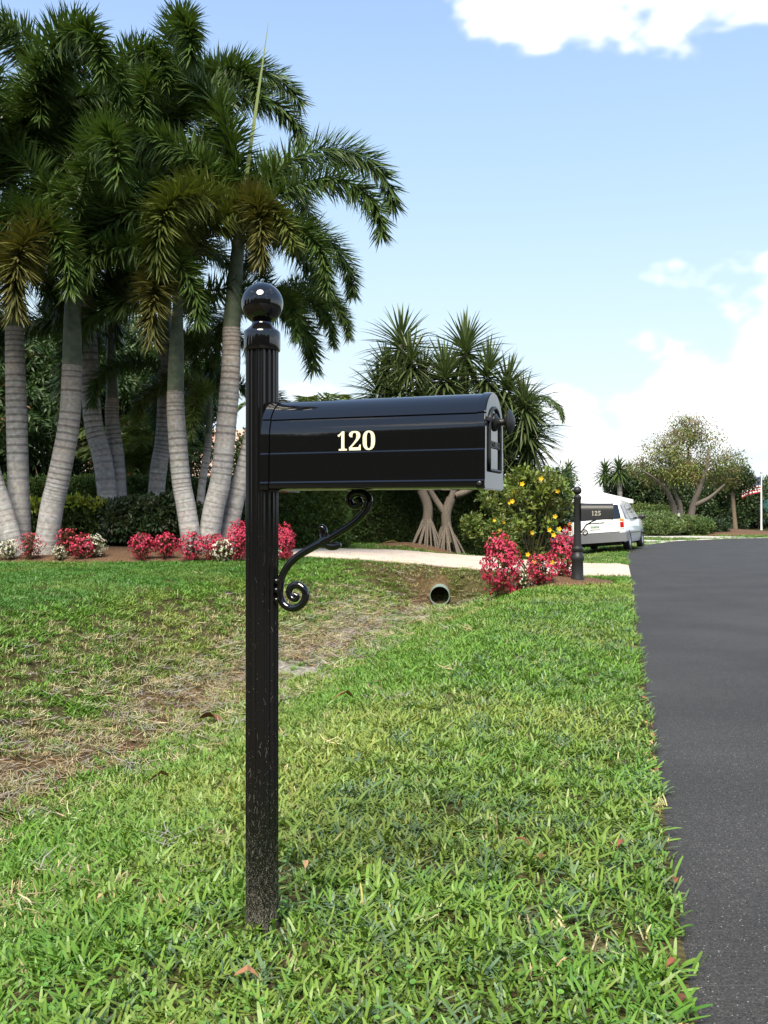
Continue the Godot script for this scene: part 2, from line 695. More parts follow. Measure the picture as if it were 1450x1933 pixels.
# leaf geometry is collected without normals (flat leaves)
class Leaves:
	var v := PackedVector3Array()
	var c := PackedColorArray()
	var i := PackedInt32Array()

	func blade(pts: Array, widths: Array, side: Vector3, col: Color):
		var n0 = v.size()
		var n = pts.size()
		for k in n:
			if k == n - 1 and widths[k] <= 0.0:
				v.append(pts[k])
				c.append(col)
			else:
				v.append(pts[k] - side * widths[k] * 0.5)
				v.append(pts[k] + side * widths[k] * 0.5)
				c.append(col)
				c.append(col)
		for k in n - 1:
			var a = n0 + k * 2
			if k == n - 2 and widths[n - 1] <= 0.0:
				i.append_array(PackedInt32Array([a, a + 1, a + 2]))
			else:
				i.append_array(PackedInt32Array([a, a + 1, a + 2, a + 1, a + 3, a + 2]))

	func leaf(at: Vector3, dir: Vector3, up: Vector3, length: float, width: float, col: Color, fold := 0.25):
		# a pointed leaf of four triangles folded along its midrib
		var side = dir.cross(up).normalized()
		var nrm = side.cross(dir).normalized()
		var n0 = v.size()
		var mid = at + dir * length * 0.45
		v.append(at)
		v.append(mid + side * width * 0.5 + nrm * width * fold)
		v.append(at + dir * length - nrm * length * 0.12)
		v.append(mid - side * width * 0.5 + nrm * width * fold)
		v.append(mid)
		for k in 5:
			c.append(col)
		i.append_array(PackedInt32Array([n0, n0 + 1, n0 + 4, n0 + 4, n0 + 1, n0 + 2, n0, n0 + 4, n0 + 3, n0 + 4, n0 + 2, n0 + 3]))

	func disc(at: Vector3, nrm: Vector3, r: float, col: Color, sides := 7):
		var a = nrm.cross(Vector3(0.3, 0.1, 0.9)).normalized()
		var b = nrm.cross(a).normalized()
		var n0 = v.size()
		v.append(at - nrm * r * 0.2)
		c.append(col)
		for k in sides:
			v.append(at + (a * cos(TAU * k / sides) + b * sin(TAU * k / sides)) * r)
			c.append(col)
		for k in sides:
			i.append_array(PackedInt32Array([n0, n0 + 1 + k, n0 + 1 + (k + 1) % sides]))

	func stick(a: Vector3, b: Vector3, ra: float, rb: float, col: Color):
		var t = (b - a).normalized()
		var s = t.cross(Vector3.UP if absf(t.y) < 0.9 else Vector3.RIGHT).normalized()
		var u = s.cross(t)
		var n0 = v.size()
		for e in [[a, ra], [b, rb]]:
			for k in 3:
				v.append(e[0] + (s * cos(TAU * k / 3.0) + u * sin(TAU * k / 3.0)) * e[1])
				c.append(col)
		for k in 3:
			var k2 = (k + 1) % 3
			i.append_array(PackedInt32Array([n0 + k, n0 + k2, n0 + 3 + k, n0 + k2, n0 + 3 + k2, n0 + 3 + k]))

	func mesh() -> ArrayMesh:
		var arr = []
		arr.resize(Mesh.ARRAY_MAX)
		arr[Mesh.ARRAY_VERTEX] = v
		arr[Mesh.ARRAY_COLOR] = c
		arr[Mesh.ARRAY_INDEX] = i
		var m := ArrayMesh.new()
		m.add_surface_from_arrays(Mesh.PRIMITIVE_TRIANGLES, arr)
		return m


func dir_of(az, el):
	return Vector3(cos(el) * cos(az), sin(el), cos(el) * sin(az))


func vary(rng, c: Color, amount):
	var k = 1.0 + rng.randf_range(-amount, amount)
	return Color(c.r * k * (1.0 + rng.randf_range(-amount, amount) * 0.6), c.g * k, c.b * k * (1.0 + rng.randf_range(-amount, amount) * 0.5))


func text_mesh(words, font_name, weight, size):
	var t := TextMesh.new()
	var f := SystemFont.new()
	f.font_names = PackedStringArray([font_name])
	f.font_weight = weight
	t.font = f
	t.text = words
	t.font_size = 64
	t.pixel_size = size / 64.0
	t.depth = 0.0
	t.curve_step = 1.0
	return t


func spline(pts: Array, steps = 5):
	# Catmull-Rom through the points
	var out = []
	var n = pts.size()
	for i in n - 1:
		var p0 = pts[maxi(i - 1, 0)]
		var p1 = pts[i]
		var p2 = pts[i + 1]
		var p3 = pts[mini(i + 2, n - 1)]
		for k in steps:
			var t = float(k) / steps
			out.append(0.5 * ((2.0 * p1) + (p2 - p0) * t + (2.0 * p0 - 5.0 * p1 + 4.0 * p2 - p3) * t * t + (3.0 * p1 - p0 - 3.0 * p2 + p3) * t * t * t))
	out.append(pts[n - 1])
	return out


# ---------------------------------------------------------------- the setting

func steps_list(pieces):
	var out = []
	for p in pieces:
		var x = p[0]
		while x < p[1] - 1e-6:
			out.append(x)
			x += p[2]
	out.append(pieces[pieces.size() - 1][1])
	return out


const APRONS := [[[14.0, 53.5], [17.0, 51.2], [20.3, 54.3], [14.6, 60.0]], [[11.8, 44.6], [13.4, 46.4], [12.4, 48.4], [10.6, 46.4]], [[5.0, 40.0], [8.0, 39.4], [8.2, 44.4], [4.8, 44.8]]]


# what grows at a place: x = how thick the grass is (0..1), y = the share of it that is dead straw (0..1)
func turf(x, z):
	var q = su(x, z)
	var s = q.x
	var u = q.y
	if x > road_x(z) + 0.03 and z < 60.0:
		return Vector2(0, 0)
	if s > 16.55 and s < 21.1 and u > -7.1:
		return Vector2(0, 0)
	var n = patch_noise.get_noise_2d(x, z)
	var f = fine_noise.get_noise_2d(x, z)
	if z > 38.0:
		for a in APRONS:
			var poly := PackedVector2Array()
			for e in a:
				poly.append(Vector2(e[0], e[1]))
			if Geometry2D.is_point_in_polygon(Vector2(x, z), poly):
				return Vector2(0, 0)
		if Vector2((x - 19.6) / 6.4, (z - 62.5) / 4.6).length() < 1.0:
			return Vector2(0, 0)
	if z > 21.5:
		return Vector2(0.85, 0.12 + 0.2 * n)
	var off = 0.20 * n + 0.10 * f
	var bare = sst(-3.75, -3.40, u + off) * (1.0 - sst(-3.05, -2.65, u + off))
	bare *= 1.0 - sst(16.2, 16.5, s)
	var dry_left = sst(-4.65, -4.15, u + off * 1.6) * (1.0 - sst(-3.4, -3.0, u))
	var dry_right = sst(-2.9, -2.5, u) * (1.0 - sst(-2.3, -1.4, u - off * 1.3)) * sst(-0.2, 0.3, n + 0.1)
	var d = 0.035 * sst(-5.2, -4.4, u) + 0.006 + 0.62 * maxf(dry_left * sst(-0.45, 0.15, n + 0.15), dry_right * 0.7)
	if u > -1.3:
		d += 0.10 * sst(0.15, 0.4, n + 0.2 * f)
	d += 0.42 * bare
	for w in WASHED_SAND:
		if Vector2((x - w[0]) * 0.8, z - w[1]).length() < w[2] * 0.8:
			return Vector2(0.06, 0.1)
	var g = 1.0 - 0.80 * bare * sst(-0.42, 0.12, f + 0.5 * n + 0.1)
	return Vector2(clampf(g, 0.0, 1.0), clampf(d, 0.0, 0.95))


func build_ground():
	var ss = steps_list([[-400.0, -80.0, 40.0], [-80.0, -10.0, 5.0], [-10.0, 0.0, 1.0], [0.0, 24.0, 0.125], [24.0, 60.0, 0.6], [60.0, 120.0, 4.0], [120.0, 900.0, 60.0]])
	var us = steps_list([[-600.0, -80.0, 40.0], [-80.0, -16.0, 4.0], [-16.0, -9.0, 0.35], [-9.0, 0.3, 0.11], [0.3, 12.0, 1.2], [12.0, 80.0, 4.0], [80.0, 600.0, 40.0]])
	var v := PackedVector3Array()
	var c := PackedColorArray()
	var idx := PackedInt32Array()
	var nu = us.size()
	for s in ss:
		for u in us:
			var p = xz(s, u)
			v.append(Vector3(p.x, land(p.x, p.y), -p.y))
			var col = Color(0.055, 0.075, 0.022)
			if p.y > -2.0 and p.y < 24.0 and u > -16.0 and u < 1.0:
				var cover = turf(p.x, p.y)
				var n = soil_noise.get_noise_2d(p.x * 1.7 + 40.0, p.y * 1.7)
				var soil = Color(0.165, 0.098, 0.056).lerp(Color(0.28, 0.195, 0.115), clampf(0.5 + n, 0.0, 1.0))
				# pale washed sand in streaks along the flow line
				var sandy = sst(0.24, 0.42, soil_noise.get_noise_2d(s * 0.5 + 9.0, u * 2.6)) * sst(-3.5, -3.2, u) * (1.0 - sst(-2.75, -2.5, u)) * sst(7.0, 8.5, s) * (1.0 - sst(15.5, 15.8, s))
				for w in WASHED_SAND:
					var away = Vector2((p.x - w[0]) * 0.8, p.y - w[1]).length() / w[2] + 0.9 * fine_noise.get_noise_2d(p.x * 1.6, p.y * 1.6)
					sandy = maxf(sandy, 1.0 - sst(0.75, 1.05, away))
				soil = soil.lerp(Color(0.56, 0.54, 0.46), sandy)
				var thatch = Color(0.115, 0.110, 0.048)
				col = soil.lerp(thatch, cover.x * 0.9 * (1.0 - sandy))
			elif p.y > 62.0 or p.x > 9.0:
				col = Color(0.085, 0.085, 0.035)
			c.append(col)
	for a in ss.size() - 1:
		for b in nu - 1:
			var k = a * nu + b
			idx.append_array(PackedInt32Array([k, k + nu, k + 1, k + 1, k + nu, k + nu + 1]))
	var arr = []
	arr.resize(Mesh.ARRAY_MAX)
	arr[Mesh.ARRAY_VERTEX] = v
	arr[Mesh.ARRAY_COLOR] = c
	arr[Mesh.ARRAY_INDEX] = idx
	var raw := ArrayMesh.new()
	raw.add_surface_from_arrays(Mesh.PRIMITIVE_TRIANGLES, arr)
	var st := SurfaceTool.new()
	st.create_from(raw, 0)
	st.generate_normals()
	structure("ground", st.commit(), "soil")


func build_road():
	var st = begin()
	# rows along the road: left edge, ragged, with a small broken shoulder
	var zs = steps_list([[-30.0, 0.0, 2.0], [0.0, 14.0, 0.06], [14.0, 30.0, 0.25], [30.0, 57.9, 0.45]])
	var rows = []
	for z in zs:
		var x = road_x(z)
		var x2 = road_x(z + 0.3)
		var d = Vector2(x2 - x, 0.3).normalized()
		var r = Vector2(d.y, -d.x)
		var jag = 0.018 * fine_noise.get_noise_2d(z * 2.2, 3.0) + 0.012 * fine_noise.get_noise_2d(z * 9.0, 8.0)
		var row = []
		for w in [[-0.035, -0.05], [0.0, -0.010], [0.05, 0.002], [0.4, 0.006], [3.2, 0.05], [6.4, 0.0], [6.45, -0.06]]:
			var off = w[0] + (jag if w[0] < 0.2 else 0.0)
			var px = x + r.x * off
			var pz = z + r.y * off
			row.append(Vector3(px, base_fall(z) + w[1], -pz))
		rows.append(row)
	for k in rows.size() - 1:
		for e in 6:
			quad(st, rows[k][e], rows[k + 1][e], rows[k + 1][e + 1], rows[k][e + 1])
	st.index()
	st.generate_normals()
	structure("road", st.commit(), "asphalt")


func sheet(st, outline: Array, lift, cell):
	# a surface that follows the land inside a quadrilateral of (s,u) corners: [s0,s1,u0,u1]
	var s0 = outline[0]
	var s1 = outline[1]
	var u0 = outline[2]
	var u1 = outline[3]
	var ns = maxi(2, int(ceil((s1 - s0) / cell)))
	var nu = maxi(2, int(ceil((u1 - u0) / cell)))
	var g = []
	for a in ns + 1:
		var row = []
		for b in nu + 1:
			var p = xz(lerpf(s0, s1, float(a) / ns), lerpf(u0, u1, float(b) / nu))
			row.append(Vector3(p.x, land(p.x, p.y) + lift, -p.y))
		g.append(row)
	for a in ns:
		for b in nu:
			quad(st, g[a][b], g[a + 1][b], g[a + 1][b + 1], g[a][b + 1])
	# edges down into the soil
	var rim = []
	for a in ns + 1:
		rim.append(g[a][0])
	for b in range(1, nu + 1):
		rim.append(g[ns][b])
	for a in range(ns - 1, -1, -1):
		rim.append(g[a][nu])
	for b in range(nu - 1, 0, -1):
		rim.append(g[0][b])
	for k in rim.size():
		var a = rim[k]
		var b = rim[(k + 1) % rim.size()]
		quad(st, a, b, b - Vector3(0, 0.12, 0), a - Vector3(0, 0.12, 0))


func build_driveways():
	var rng := RandomNumberGenerator.new()
	rng.seed = 41
	var st = begin()
	sheet(st, [16.62, 21.0, -7.0, 0.02], 0.012, 0.3)
	var drive = structure("driveway", st.commit(), "sand_joint")
	# pavers, laid in running bond across the drive
	var pm = begin()
	box(pm, Vector3.ZERO, Vector3(0.292, 0.05, 0.142), Basis.IDENTITY, 0.008)
	var mesh = pm.commit()
	var where = []
	var tints = []
	var turn = Basis(Vector3.UP, -atan2(SA, CA))
	var row = 0
	var s = 16.70
	while s < 20.98:
		var u = -6.85 + (0.15 if row % 2 else 0.0)
		while u < -0.10:
			var p = xz(s, u)
			var q = xz(s, u + 0.1)
			var h = land(p.x, p.y)
			var slope = atan2(land(q.x, q.y) - h, 0.1)
			where.append(Transform3D(turn.rotated(Vector3.UP, PI / 2 - atan2(SA, CA) * 0.0) * Basis.IDENTITY, Vector3(p.x, h + 0.004 + rng.randf_range(-0.002, 0.002), -p.y)))
			where[-1].basis = Basis(Vector3(CA, 0, SA) * cos(slope) + Vector3.UP * sin(slope), Vector3.UP, Vector3(SA, 0, -CA).cross(Vector3.UP).cross(Vector3.UP)).orthonormalized()
			var v = rng.randf_range(0.86, 1.08)
			tints.append(Color(0.60 * v, 0.52 * v * rng.randf_range(0.96, 1.03), 0.455 * v * rng.randf_range(0.94, 1.04)))
			u += 0.3
		s += 0.15
		row += 1
	many("paving_bricks", mesh, "paver", where, tints, drive)

	# pale concrete aprons and a walk beyond the grass where the van stands
	for a in APRONS:
		var cs = begin()
		var ps = []
		for q in a:
			ps.append(Vector3(q[0], land(q[0], q[1]) + 0.03, -q[1]))
		quad(cs, ps[0], ps[1], ps[2], ps[3], Vector3.UP)
		for k in 4:
			quad(cs, ps[k], ps[(k + 1) % 4], ps[(k + 1) % 4] - Vector3(0, 0.14, 0), ps[k] - Vector3(0, 0.14, 0))
		structure("concrete_apron", cs.commit(), "concrete")
	# the concrete strip along the outside of the bend
	var ks = begin()
	var zs = steps_list([[41.0, 57.8, 0.4]])
	for k in zs.size() - 1:
		var e = []
		for z in [zs[k], zs[k + 1]]:
			var x = road_x(z)
			var d = Vector2(road_x(z + 0.3) - x, 0.3).normalized()
			var y = base_fall(z)
			e.append([Vector3(x - d.y * 0.02, y + 0.012, -(z + d.x * 0.02)), Vector3(x - d.y * 0.42, y + 0.03, -(z + d.x * 0.42)), Vector3(x - d.y * 0.47, y - 0.1, -(z + d.x * 0.47))])
		quad(ks, e[0][0], e[1][0], e[1][1], e[0][1])
		quad(ks, e[0][1], e[1][1], e[1][2], e[0][2])
	structure("concrete_gutter", ks.commit(), "concrete")


func mound(called, cx, cz, rx, rz, height, turn = 0.0):
	var st = begin()
	var rings = 10
	var sides = 48
	var g = []
	for a in rings + 1:
		var row = []
		for k in sides:
			var an = TAU * k / sides
			var wob = 1.0 + 0.10 * soil_noise.get_noise_2d(cos(an) * 2.0 + cx, sin(an) * 2.0 + cz)
			var r = float(a) / rings * wob
			var d = Vector2(cos(an) * rx * r, sin(an) * rz * r).rotated(turn)
			var x = cx + d.x
			var z = cz + d.y
			var t = float(a) / rings
			var up = height * (1.0 - t * t) + 0.012 - (0.06 if a == rings else 0.0)
			up += 0.012 * fine_noise.get_noise_2d(x * 2.0, z * 2.0)
			row.append(Vector3(x, land(x, z) + up, -z))
		g.append(row)
	for a in rings:
		for k in sides:
			var k2 = (k + 1) % sides
			quad(st, g[a][k], g[a + 1][k], g[a + 1][k2], g[a][k2])
	st.index()
	st.generate_normals()
	return structure(called, st.commit(), "mulch")


const WASHED_SAND := [[-0.88, 9.36, 0.34], [-0.73, 9.07, 0.22], [-0.37, 9.72, 0.16], [-0.18, 9.77, 0.2], [0.5, 14.16, 0.3], [1.23, 15.59, 0.3], [0.63, 15.56, 0.2]]

const BED := [-5.5, 18.0, 4.1, 2.3, 0.17]


func bed_height(x, z):
	var d = Vector2(x - BED[0], z - BED[1]).rotated(0.12)
	var t = Vector2(d.x / BED[2], d.y / BED[3]).length()
	return land(x, z) + (BED[4] * (1.0 - t * t) + 0.012 if t < 1.0 else 0.0)


func build_beds():
	mound("palm_bed_soil", BED[0], BED[1], BED[2], BED[3], BED[4], -0.12)
	mound("mailbox_bed_soil", 2.45, 14.75, 1.05, 0.75, 0.10, 0.1)
	mound("pandanus_bed_soil", 1.3, 24.6, 1.6, 0.7, 0.12)
	mound("island_bed_soil", 19.6, 62.5, 6.4, 4.6, 0.42)


# ---------------------------------------------------------------- palms

func make_frond(key, sd, length, e0, droop, leaf_len, count, plumose = true, width = 0.032, late = 1.25):
	# rachis in the XY plane, from the origin towards +X
	var rng := RandomNumberGenerator.new()
	rng.seed = sd
	var L := Leaves.new()
	var segs = 14
	var pts = [Vector3.ZERO]
	var sway = rng.randf_range(-0.35, 0.35)
	for k in segs:
		var t = (k + 0.5) / segs
		var a = e0 - droop * pow(t, late)
		var yaw = sway * t * t
		pts.append(pts[-1] + Vector3(cos(a) * cos(yaw), sin(a), cos(a) * sin(yaw)) * (length / segs))
	for k in segs:
		var r0 = 0.028 * (1.0 - 0.85 * k / segs)
		var r1 = 0.028 * (1.0 - 0.85 * (k + 1) / segs)
		L.stick(pts[k], pts[k + 1], r0, r1, Color(1.5, 1.25, 1.2))
	for n in count:
		var t = 0.13 + 0.87 * (n + rng.randf()) / count
		var f = t * segs
		var k = mini(int(f), segs - 1)
		var at = pts[k].lerp(pts[k + 1], f - k)
		var T = (pts[k + 1] - pts[k]).normalized()
		var B = T.cross(Vector3.UP).normalized()
		if B.length() < 0.5:
			B = Vector3(0, 0, 1)
		var N = B.cross(T)
		var psi = rng.randf() * TAU
		if not plumose:
			psi = (0.0 if n % 2 else PI) + rng.randf_range(-0.35, 0.35)
		var fwd = deg_to_rad(lerpf(80.0, 44.0, t) + rng.randf_range(-12.0, 12.0))
		var radial = B * cos(psi) + N * sin(psi)
		var d = (T * cos(fwd) + radial * sin(fwd)).normalized()
		var prof = sst(0.0, 0.30, t) * (1.0 - 0.55 * sst(0.6, 1.0, t))
		var ln = leaf_len * (0.35 + 0.65 * prof) * rng.randf_range(0.8, 1.12)
		var bend = Vector3(0, -rng.randf_range(0.04, 0.18) * ln, 0)
		var side = d.cross(Vector3.UP.lerp(radial, 0.5)).normalized().rotated(d, rng.randf_range(-0.8, 0.8))
		var col = vary(rng, Color(1, 1, 1), 0.28)
		if rng.randf() < 0.06:
			col = Color(2.2, 1.7, 1.8)
		L.blade([at, at + d * ln * 0.5 + bend * 0.25, at + d * ln + bend], [width * 0.55, width, 0.0], side, col)
	frond_meshes[key] = L.mesh()


func trunk_mesh(path: Array, r0, r1, ringed = true, sd = 1, hue = Color(0.46, 0.45, 0.445)):
	var rng := RandomNumberGenerator.new()
	rng.seed = sd
	var st = begin()
	var pts = spline(path, 26)
	var radii = []
	var cols = []
	var n = pts.size()
	for i in n:
		var t = float(i) / (n - 1)
		var r = lerpf(r0, r1, t) * (1.0 + 0.22 * exp(-t * 16.0)) * (1.0 + 0.07 * sin(t * 2.6 + 0.4))
		var ring = i % 3 == 0 and ringed
		radii.append(r * ((1.015 + rng.randf() * 0.012) if ring else 1.0))
		var c = hue.lerp(Color(0.36, 0.31, 0.27), sst(0.35, 1.0, t + rng.randf_range(-0.12, 0.12)) * 0.75)
		c = vary(rng, c, 0.07)
		if ring and rng.randf() < 0.8:
			c = c * (0.55 if t > 0.4 else 0.78)
		elif i % 3 == 1 and rng.randf() < 0.3 and t < 0.4:
			c = c * 1.12
		cols.append(Color(c.r, c.g, c.b))
	tube(st, pts, radii, 14, true, cols)
	return st.commit()


func shaft_mesh(path: Array, r0, r1, hue = Color(0.105, 0.135, 0.085)):
	var st = begin()
	var pts = spline(path, 8)
	var radii = []
	var cols = []
	for i in pts.size():
		var t = float(i) / (pts.size() - 1)
		radii.append(lerpf(r0, r1, t) * (1.0 + 0.16 * sin(PI * t)))
		cols.append(hue.lerp(Color(0.17, 0.17, 0.12), 0.4 * (0.5 + 0.5 * sin(i * 1.7))))
	tube(st, pts, radii, 14, true, cols)
	return st.commit()


func foxtail(label, z, trunk_px: Array, top_px, crown_px, width_m, fronds: Array, sd, spear = null):
	# trunk_px: photograph pixels of points up the ringed trunk; top_px the foot of the crownshaft; crown_px where the fronds leave it
	var bx = spot(trunk_px[0][0], z)
	var foot = Vector3(bx, bed_height(bx, z) - 0.05, -z)
	var o = thing("foxtail_palm", label, "palm tree", foot, "clustered palms in the flower bed")
	var path = [Vector3.ZERO]
	var k = 0
	for p in trunk_px.slice(1) + [top_px]:
		k += 1
		path.append(Vector3(spot(p[0], z), rise(p[1], z), -z) - foot)
	part("trunk", trunk_mesh(path, width_m * 0.44, width_m * 0.38, true, sd), "palm_bark", o)
	var a = path[-1]
	var b = Vector3(spot(crown_px[0], z), rise(crown_px[1], z), -z) - foot
	var lean = (path[-1] - path[-2]).normalized() * 0.06
	part("crownshaft", shaft_mesh([a - lean, a.lerp(b, 0.5), b], width_m * 0.38, width_m * 0.19), "crownshaft", o)
	for f in fronds:
		var fr = part("frond", frond_meshes[f[0]], f[2] if f.size() > 2 else "frond_green", o)
		fr.position = b - Vector3(0, 0.1, 0)
		var size = f[3] if f.size() > 3 else 1.0
		fr.rotation.y = deg_to_rad(f[1])
		fr.scale = Vector3(size, size, size)
	if spear != null:
		var sp := Leaves.new()
		var tip = Vector3(spot(spear[0], z), rise(spear[1], z), -z) - foot
		sp.stick(b, b.lerp(tip, 0.5), 0.05, 0.035, Color(1.2, 1.3, 1.6))
		sp.stick(b.lerp(tip, 0.5), tip, 0.035, 0.004, Color(1.2, 1.3, 1.6))
		part("spear_leaf", sp.mesh(), "frond_light", o)
	return o


func crown_set(rng, n, turn, mats):
	# an even spread of fronds for a crown seen only in part
	var out = []
	for k in n:
		var kind = ["up", "up2", "mid", "mid2", "low", "low2"][(k * 5 + rng.randi_range(0, 1)) % 6]
		out.append([kind, turn + k * 360.0 / n * 1.0 + rng.randf_range(-14.0, 14.0), mats[rng.randi_range(0, mats.size() - 1)], rng.randf_range(0.86, 1.05)])
	return out


func build_palms():
	var D2 = PI / 180.0
	make_frond("up", 1, 4.3, 80 * D2, 140 * D2, 0.58, 900, true, 0.034, 1.7)
	make_frond("up2", 2, 4.0, 72 * D2, 150 * D2, 0.56, 900, true, 0.034, 1.5)
	make_frond("mid", 3, 4.4, 66 * D2, 155 * D2, 0.58, 950, true, 0.034, 1.8)
	make_frond("mid2", 4, 4.0, 48 * D2, 138 * D2, 0.56, 900, true, 0.034, 1.5)
	make_frond("low", 5, 3.6, 30 * D2, 122 * D2, 0.56, 850, true, 0.034, 1.3)
	make_frond("low2", 6, 3.2, 16 * D2, 112 * D2, 0.52, 800, true, 0.034, 1.2)
	make_frond("over", 7, 4.2, 88 * D2, 200 * D2, 0.54, 950, true, 0.034, 2.6)
	make_frond("hang", 8, 3.0, 42 * D2, 150 * D2, 0.56, 950, true, 0.034, 1.1)
	make_frond("areca", 9, 1.9, 72 * D2, 110 * D2, 0.42, 150, false, 0.035)
	make_frond("queen", 10, 3.2, 60 * D2, 140 * D2, 0.55, 260, false, 0.03)
	var rng := RandomNumberGenerator.new()
	rng.seed = 12
	# turns: 0 = to the right, 90 = away from the viewpoint, 180 = left, 270 = towards it
	foxtail("grey palm at the bed's end leaning out over the lawn, with an upright spear leaf", 17.2, [[389, 1030], [404, 960], [417, 903], [428, 795], [436, 688]], [437, 618], [452, 425], 0.40,
		[["mid", 16, "frond_green", 0.93], ["mid2", -12, "frond_green", 0.86], ["low", 26, "frond_green", 0.8], ["low2", -24, "frond_green", 0.8], ["over", 165, "frond_green", 1.14], ["up", 120, "frond_green", 1.0], ["hang", 290, "frond_bronze", 0.85], ["hang", 240, "frond_olive", 1.05], ["up2", 205, "frond_green", 0.9], ["mid", 160, "frond_green"], ["low", 200, "frond_green", 0.95], ["up2", 70, "frond_green"], ["low", 60, "frond_green"]], 21, [507, 40])
	foxtail("pale palm leaning left beside the palm with the spear leaf", 17.0, [[366, 1030], [352, 960], [342, 903], [333, 795]], [331, 738], [336, 560], 0.37,
		[["hang", 268, "frond_bronze", 0.88], ["low2", 180, "frond_green", 0.9], ["mid", 195, "frond_green"], ["mid2", 130, "frond_green"], ["up", 100, "frond_green"], ["up2", 330, "frond_olive", 0.9], ["low", 20, "frond_green", 0.9], ["low", 88, "frond_green"]], 22)
	foxtail("grey palm with a long bronze frond hanging before its crownshaft", 16.6, [[85, 1033], [98, 960], [111, 903], [131, 795]], [136, 690], [138, 500], 0.42,
		[["hang", 262, "frond_bronze", 1.0], ["mid", 300, "frond_green", 0.95], ["low", 340, "frond_green", 0.9], ["up2", 60, "frond_green"], ["mid2", 120, "frond_green"], ["up", 190, "frond_green"], ["low", 180, "frond_green"], ["low2", 225, "frond_olive", 0.9], ["mid", 10, "frond_green"]], 23)
	foxtail("straight thick palm with dark ring scars at the shaded end of the bed", 17.0, [[40, 1024], [36, 940], [32, 809], [29, 700]], [27, 618], [20, 310], 0.40,
		crown_set(rng, 12, 5.0, ["frond_green", "frond_green", "frond_green", "frond_olive"]), 24)
	foxtail("palm leaning sharply out to the left, its crown out over the lawn", 16.5, [[31, 1040], [8, 970], [-18, 890], [-44, 780]], [-60, 660], [-68, 450], 0.38,
		crown_set(rng, 9, 20.0, ["frond_green", "frond_olive", "frond_green"]), 25)
	foxtail("dark palm leaning left behind the clipped yellow-tipped hedge", 19.0, [[214, 1000], [196, 880], [176, 795], [168, 670]], [166, 560], [158, 290], 0.40,
		crown_set(rng, 12, 12.0, ["frond_green", "frond_green", "frond_green"]), 26)
	foxtail("young palm with a slim green crownshaft above a ringed grey trunk", 19.3, [[230, 1000], [222, 880], [212, 795]], [212, 752], [209, 628], 0.32,
		crown_set(rng, 7, 30.0, ["frond_green"]), 27)
	foxtail("shaded palm leaning right behind the pale leaning palm", 19.6, [[288, 1000], [298, 900], [308, 831], [312, 752]], [312, 640], [306, 300], 0.36,
		crown_set(rng, 12, 3.0, ["frond_green", "frond_green", "frond_green"]), 28)
	foxtail("palm curving right behind the black mailbox post", 17.6, [[425, 1020], [446, 940], [470, 850], [488, 760]], [498, 690], [512, 560], 0.34,
		[["low", 10, "frond_green", 0.52], ["low2", -18, "frond_green", 0.55], ["mid2", 38, "frond_green", 0.5], ["low2", 300, "frond_green", 0.55], ["low", 70, "frond_green", 0.6], ["mid", 120, "frond_green", 0.55], ["low2", 150, "frond_green", 0.6]], 29)
	foxtail("slim young palm with a brown trunk under the taller crowns", 19.4, [[374, 1010], [380, 930], [392, 850]], [394, 820], [398, 735], 0.17,
		[["low2", 268, "frond_light", 0.6], ["low2", 150, "frond_green", 0.6], ["low", 20, "frond_green", 0.6], ["mid2", 90, "frond_green", 0.6], ["low", 210, "frond_olive", 0.55]], 30)
	foxtail("slim brown palm trunk standing against the pale leaning palm", 19.2, [[341, 1000], [334, 920], [329, 860]], [327, 800], [324, 700], 0.17,
		[["low2", 120, "frond_green", 0.6], ["low", 220, "frond_green", 0.6], ["mid2", 300, "frond_green", 0.6], ["mid", 40, "frond_green", 0.6]], 31)


# ---------------------------------------------------------------- leafy masses

func clump(key, sd, leaves, radius, length, width, colors: Array, hang = 0.0):
	# a spray of leaves on short twigs, used over and over in crowns and hedges
	if clump_meshes.has(key):
		return clump_meshes[key]
	var rng := RandomNumberGenerator.new()
	rng.seed = sd
	var L := Leaves.new()
	for k in leaves:
		var d = dir_of(rng.randf() * TAU, asin(rng.randf_range(-0.8, 1.0)))
		var at = d * radius * pow(rng.randf(), 0.5)
		var aim = (d + dir_of(rng.randf() * TAU, rng.randf_range(-1.2, 1.2)) * 0.9 + Vector3(0, 0.25 - hang, 0)).normalized()
		var up = (Vector3.UP + dir_of(rng.randf() * TAU, 0.0) * 0.7).normalized()
		var c: Color = colors[rng.randi_range(0, colors.size() - 1)]
		L.leaf(at, aim, up, length * rng.randf_range(0.7, 1.2), width * rng.randf_range(0.75, 1.2), vary(rng, c, 0.22), rng.randf_range(0.05, 0.3))
	clump_meshes[key] = L.mesh()
	return clump_meshes[key]


func loose_turn(rng, size):
	return Basis.from_euler(Vector3(rng.randf_range(-0.7, 0.7), rng.randf() * TAU, rng.randf_range(-0.7, 0.7))).scaled(Vector3.ONE * size)


func lobed(rng, lobes: Array, per_m2, size = 1.0, hollow = 0.55):
	# places for leaf clumps through the outer volume of several lobes [centre, radii]
	var out = []
	for lb in lobes:
		var c: Vector3 = lb[0]
		var r: Vector3 = lb[1]
		var area = 4.0 * PI * pow((pow(r.x * r.y, 1.6) + pow(r.x * r.z, 1.6) + pow(r.y * r.z, 1.6)) / 3.0, 1.0 / 1.6)
		for k in int(area * per_m2):
			var d = dir_of(rng.randf() * TAU, asin(rng.randf_range(-1.0, 1.0)))
			var f = lerpf(hollow, 1.0, sqrt(rng.randf())) * (1.0 + 0.16 * soil_noise.get_noise_3d(d.x * 1.3 + c.x, d.y * 1.3, d.z * 1.3 + c.z) * 2.0)
			out.append(Transform3D(loose_turn(rng, size * rng.randf_range(0.75, 1.25)), c + d * r * f))
	return out


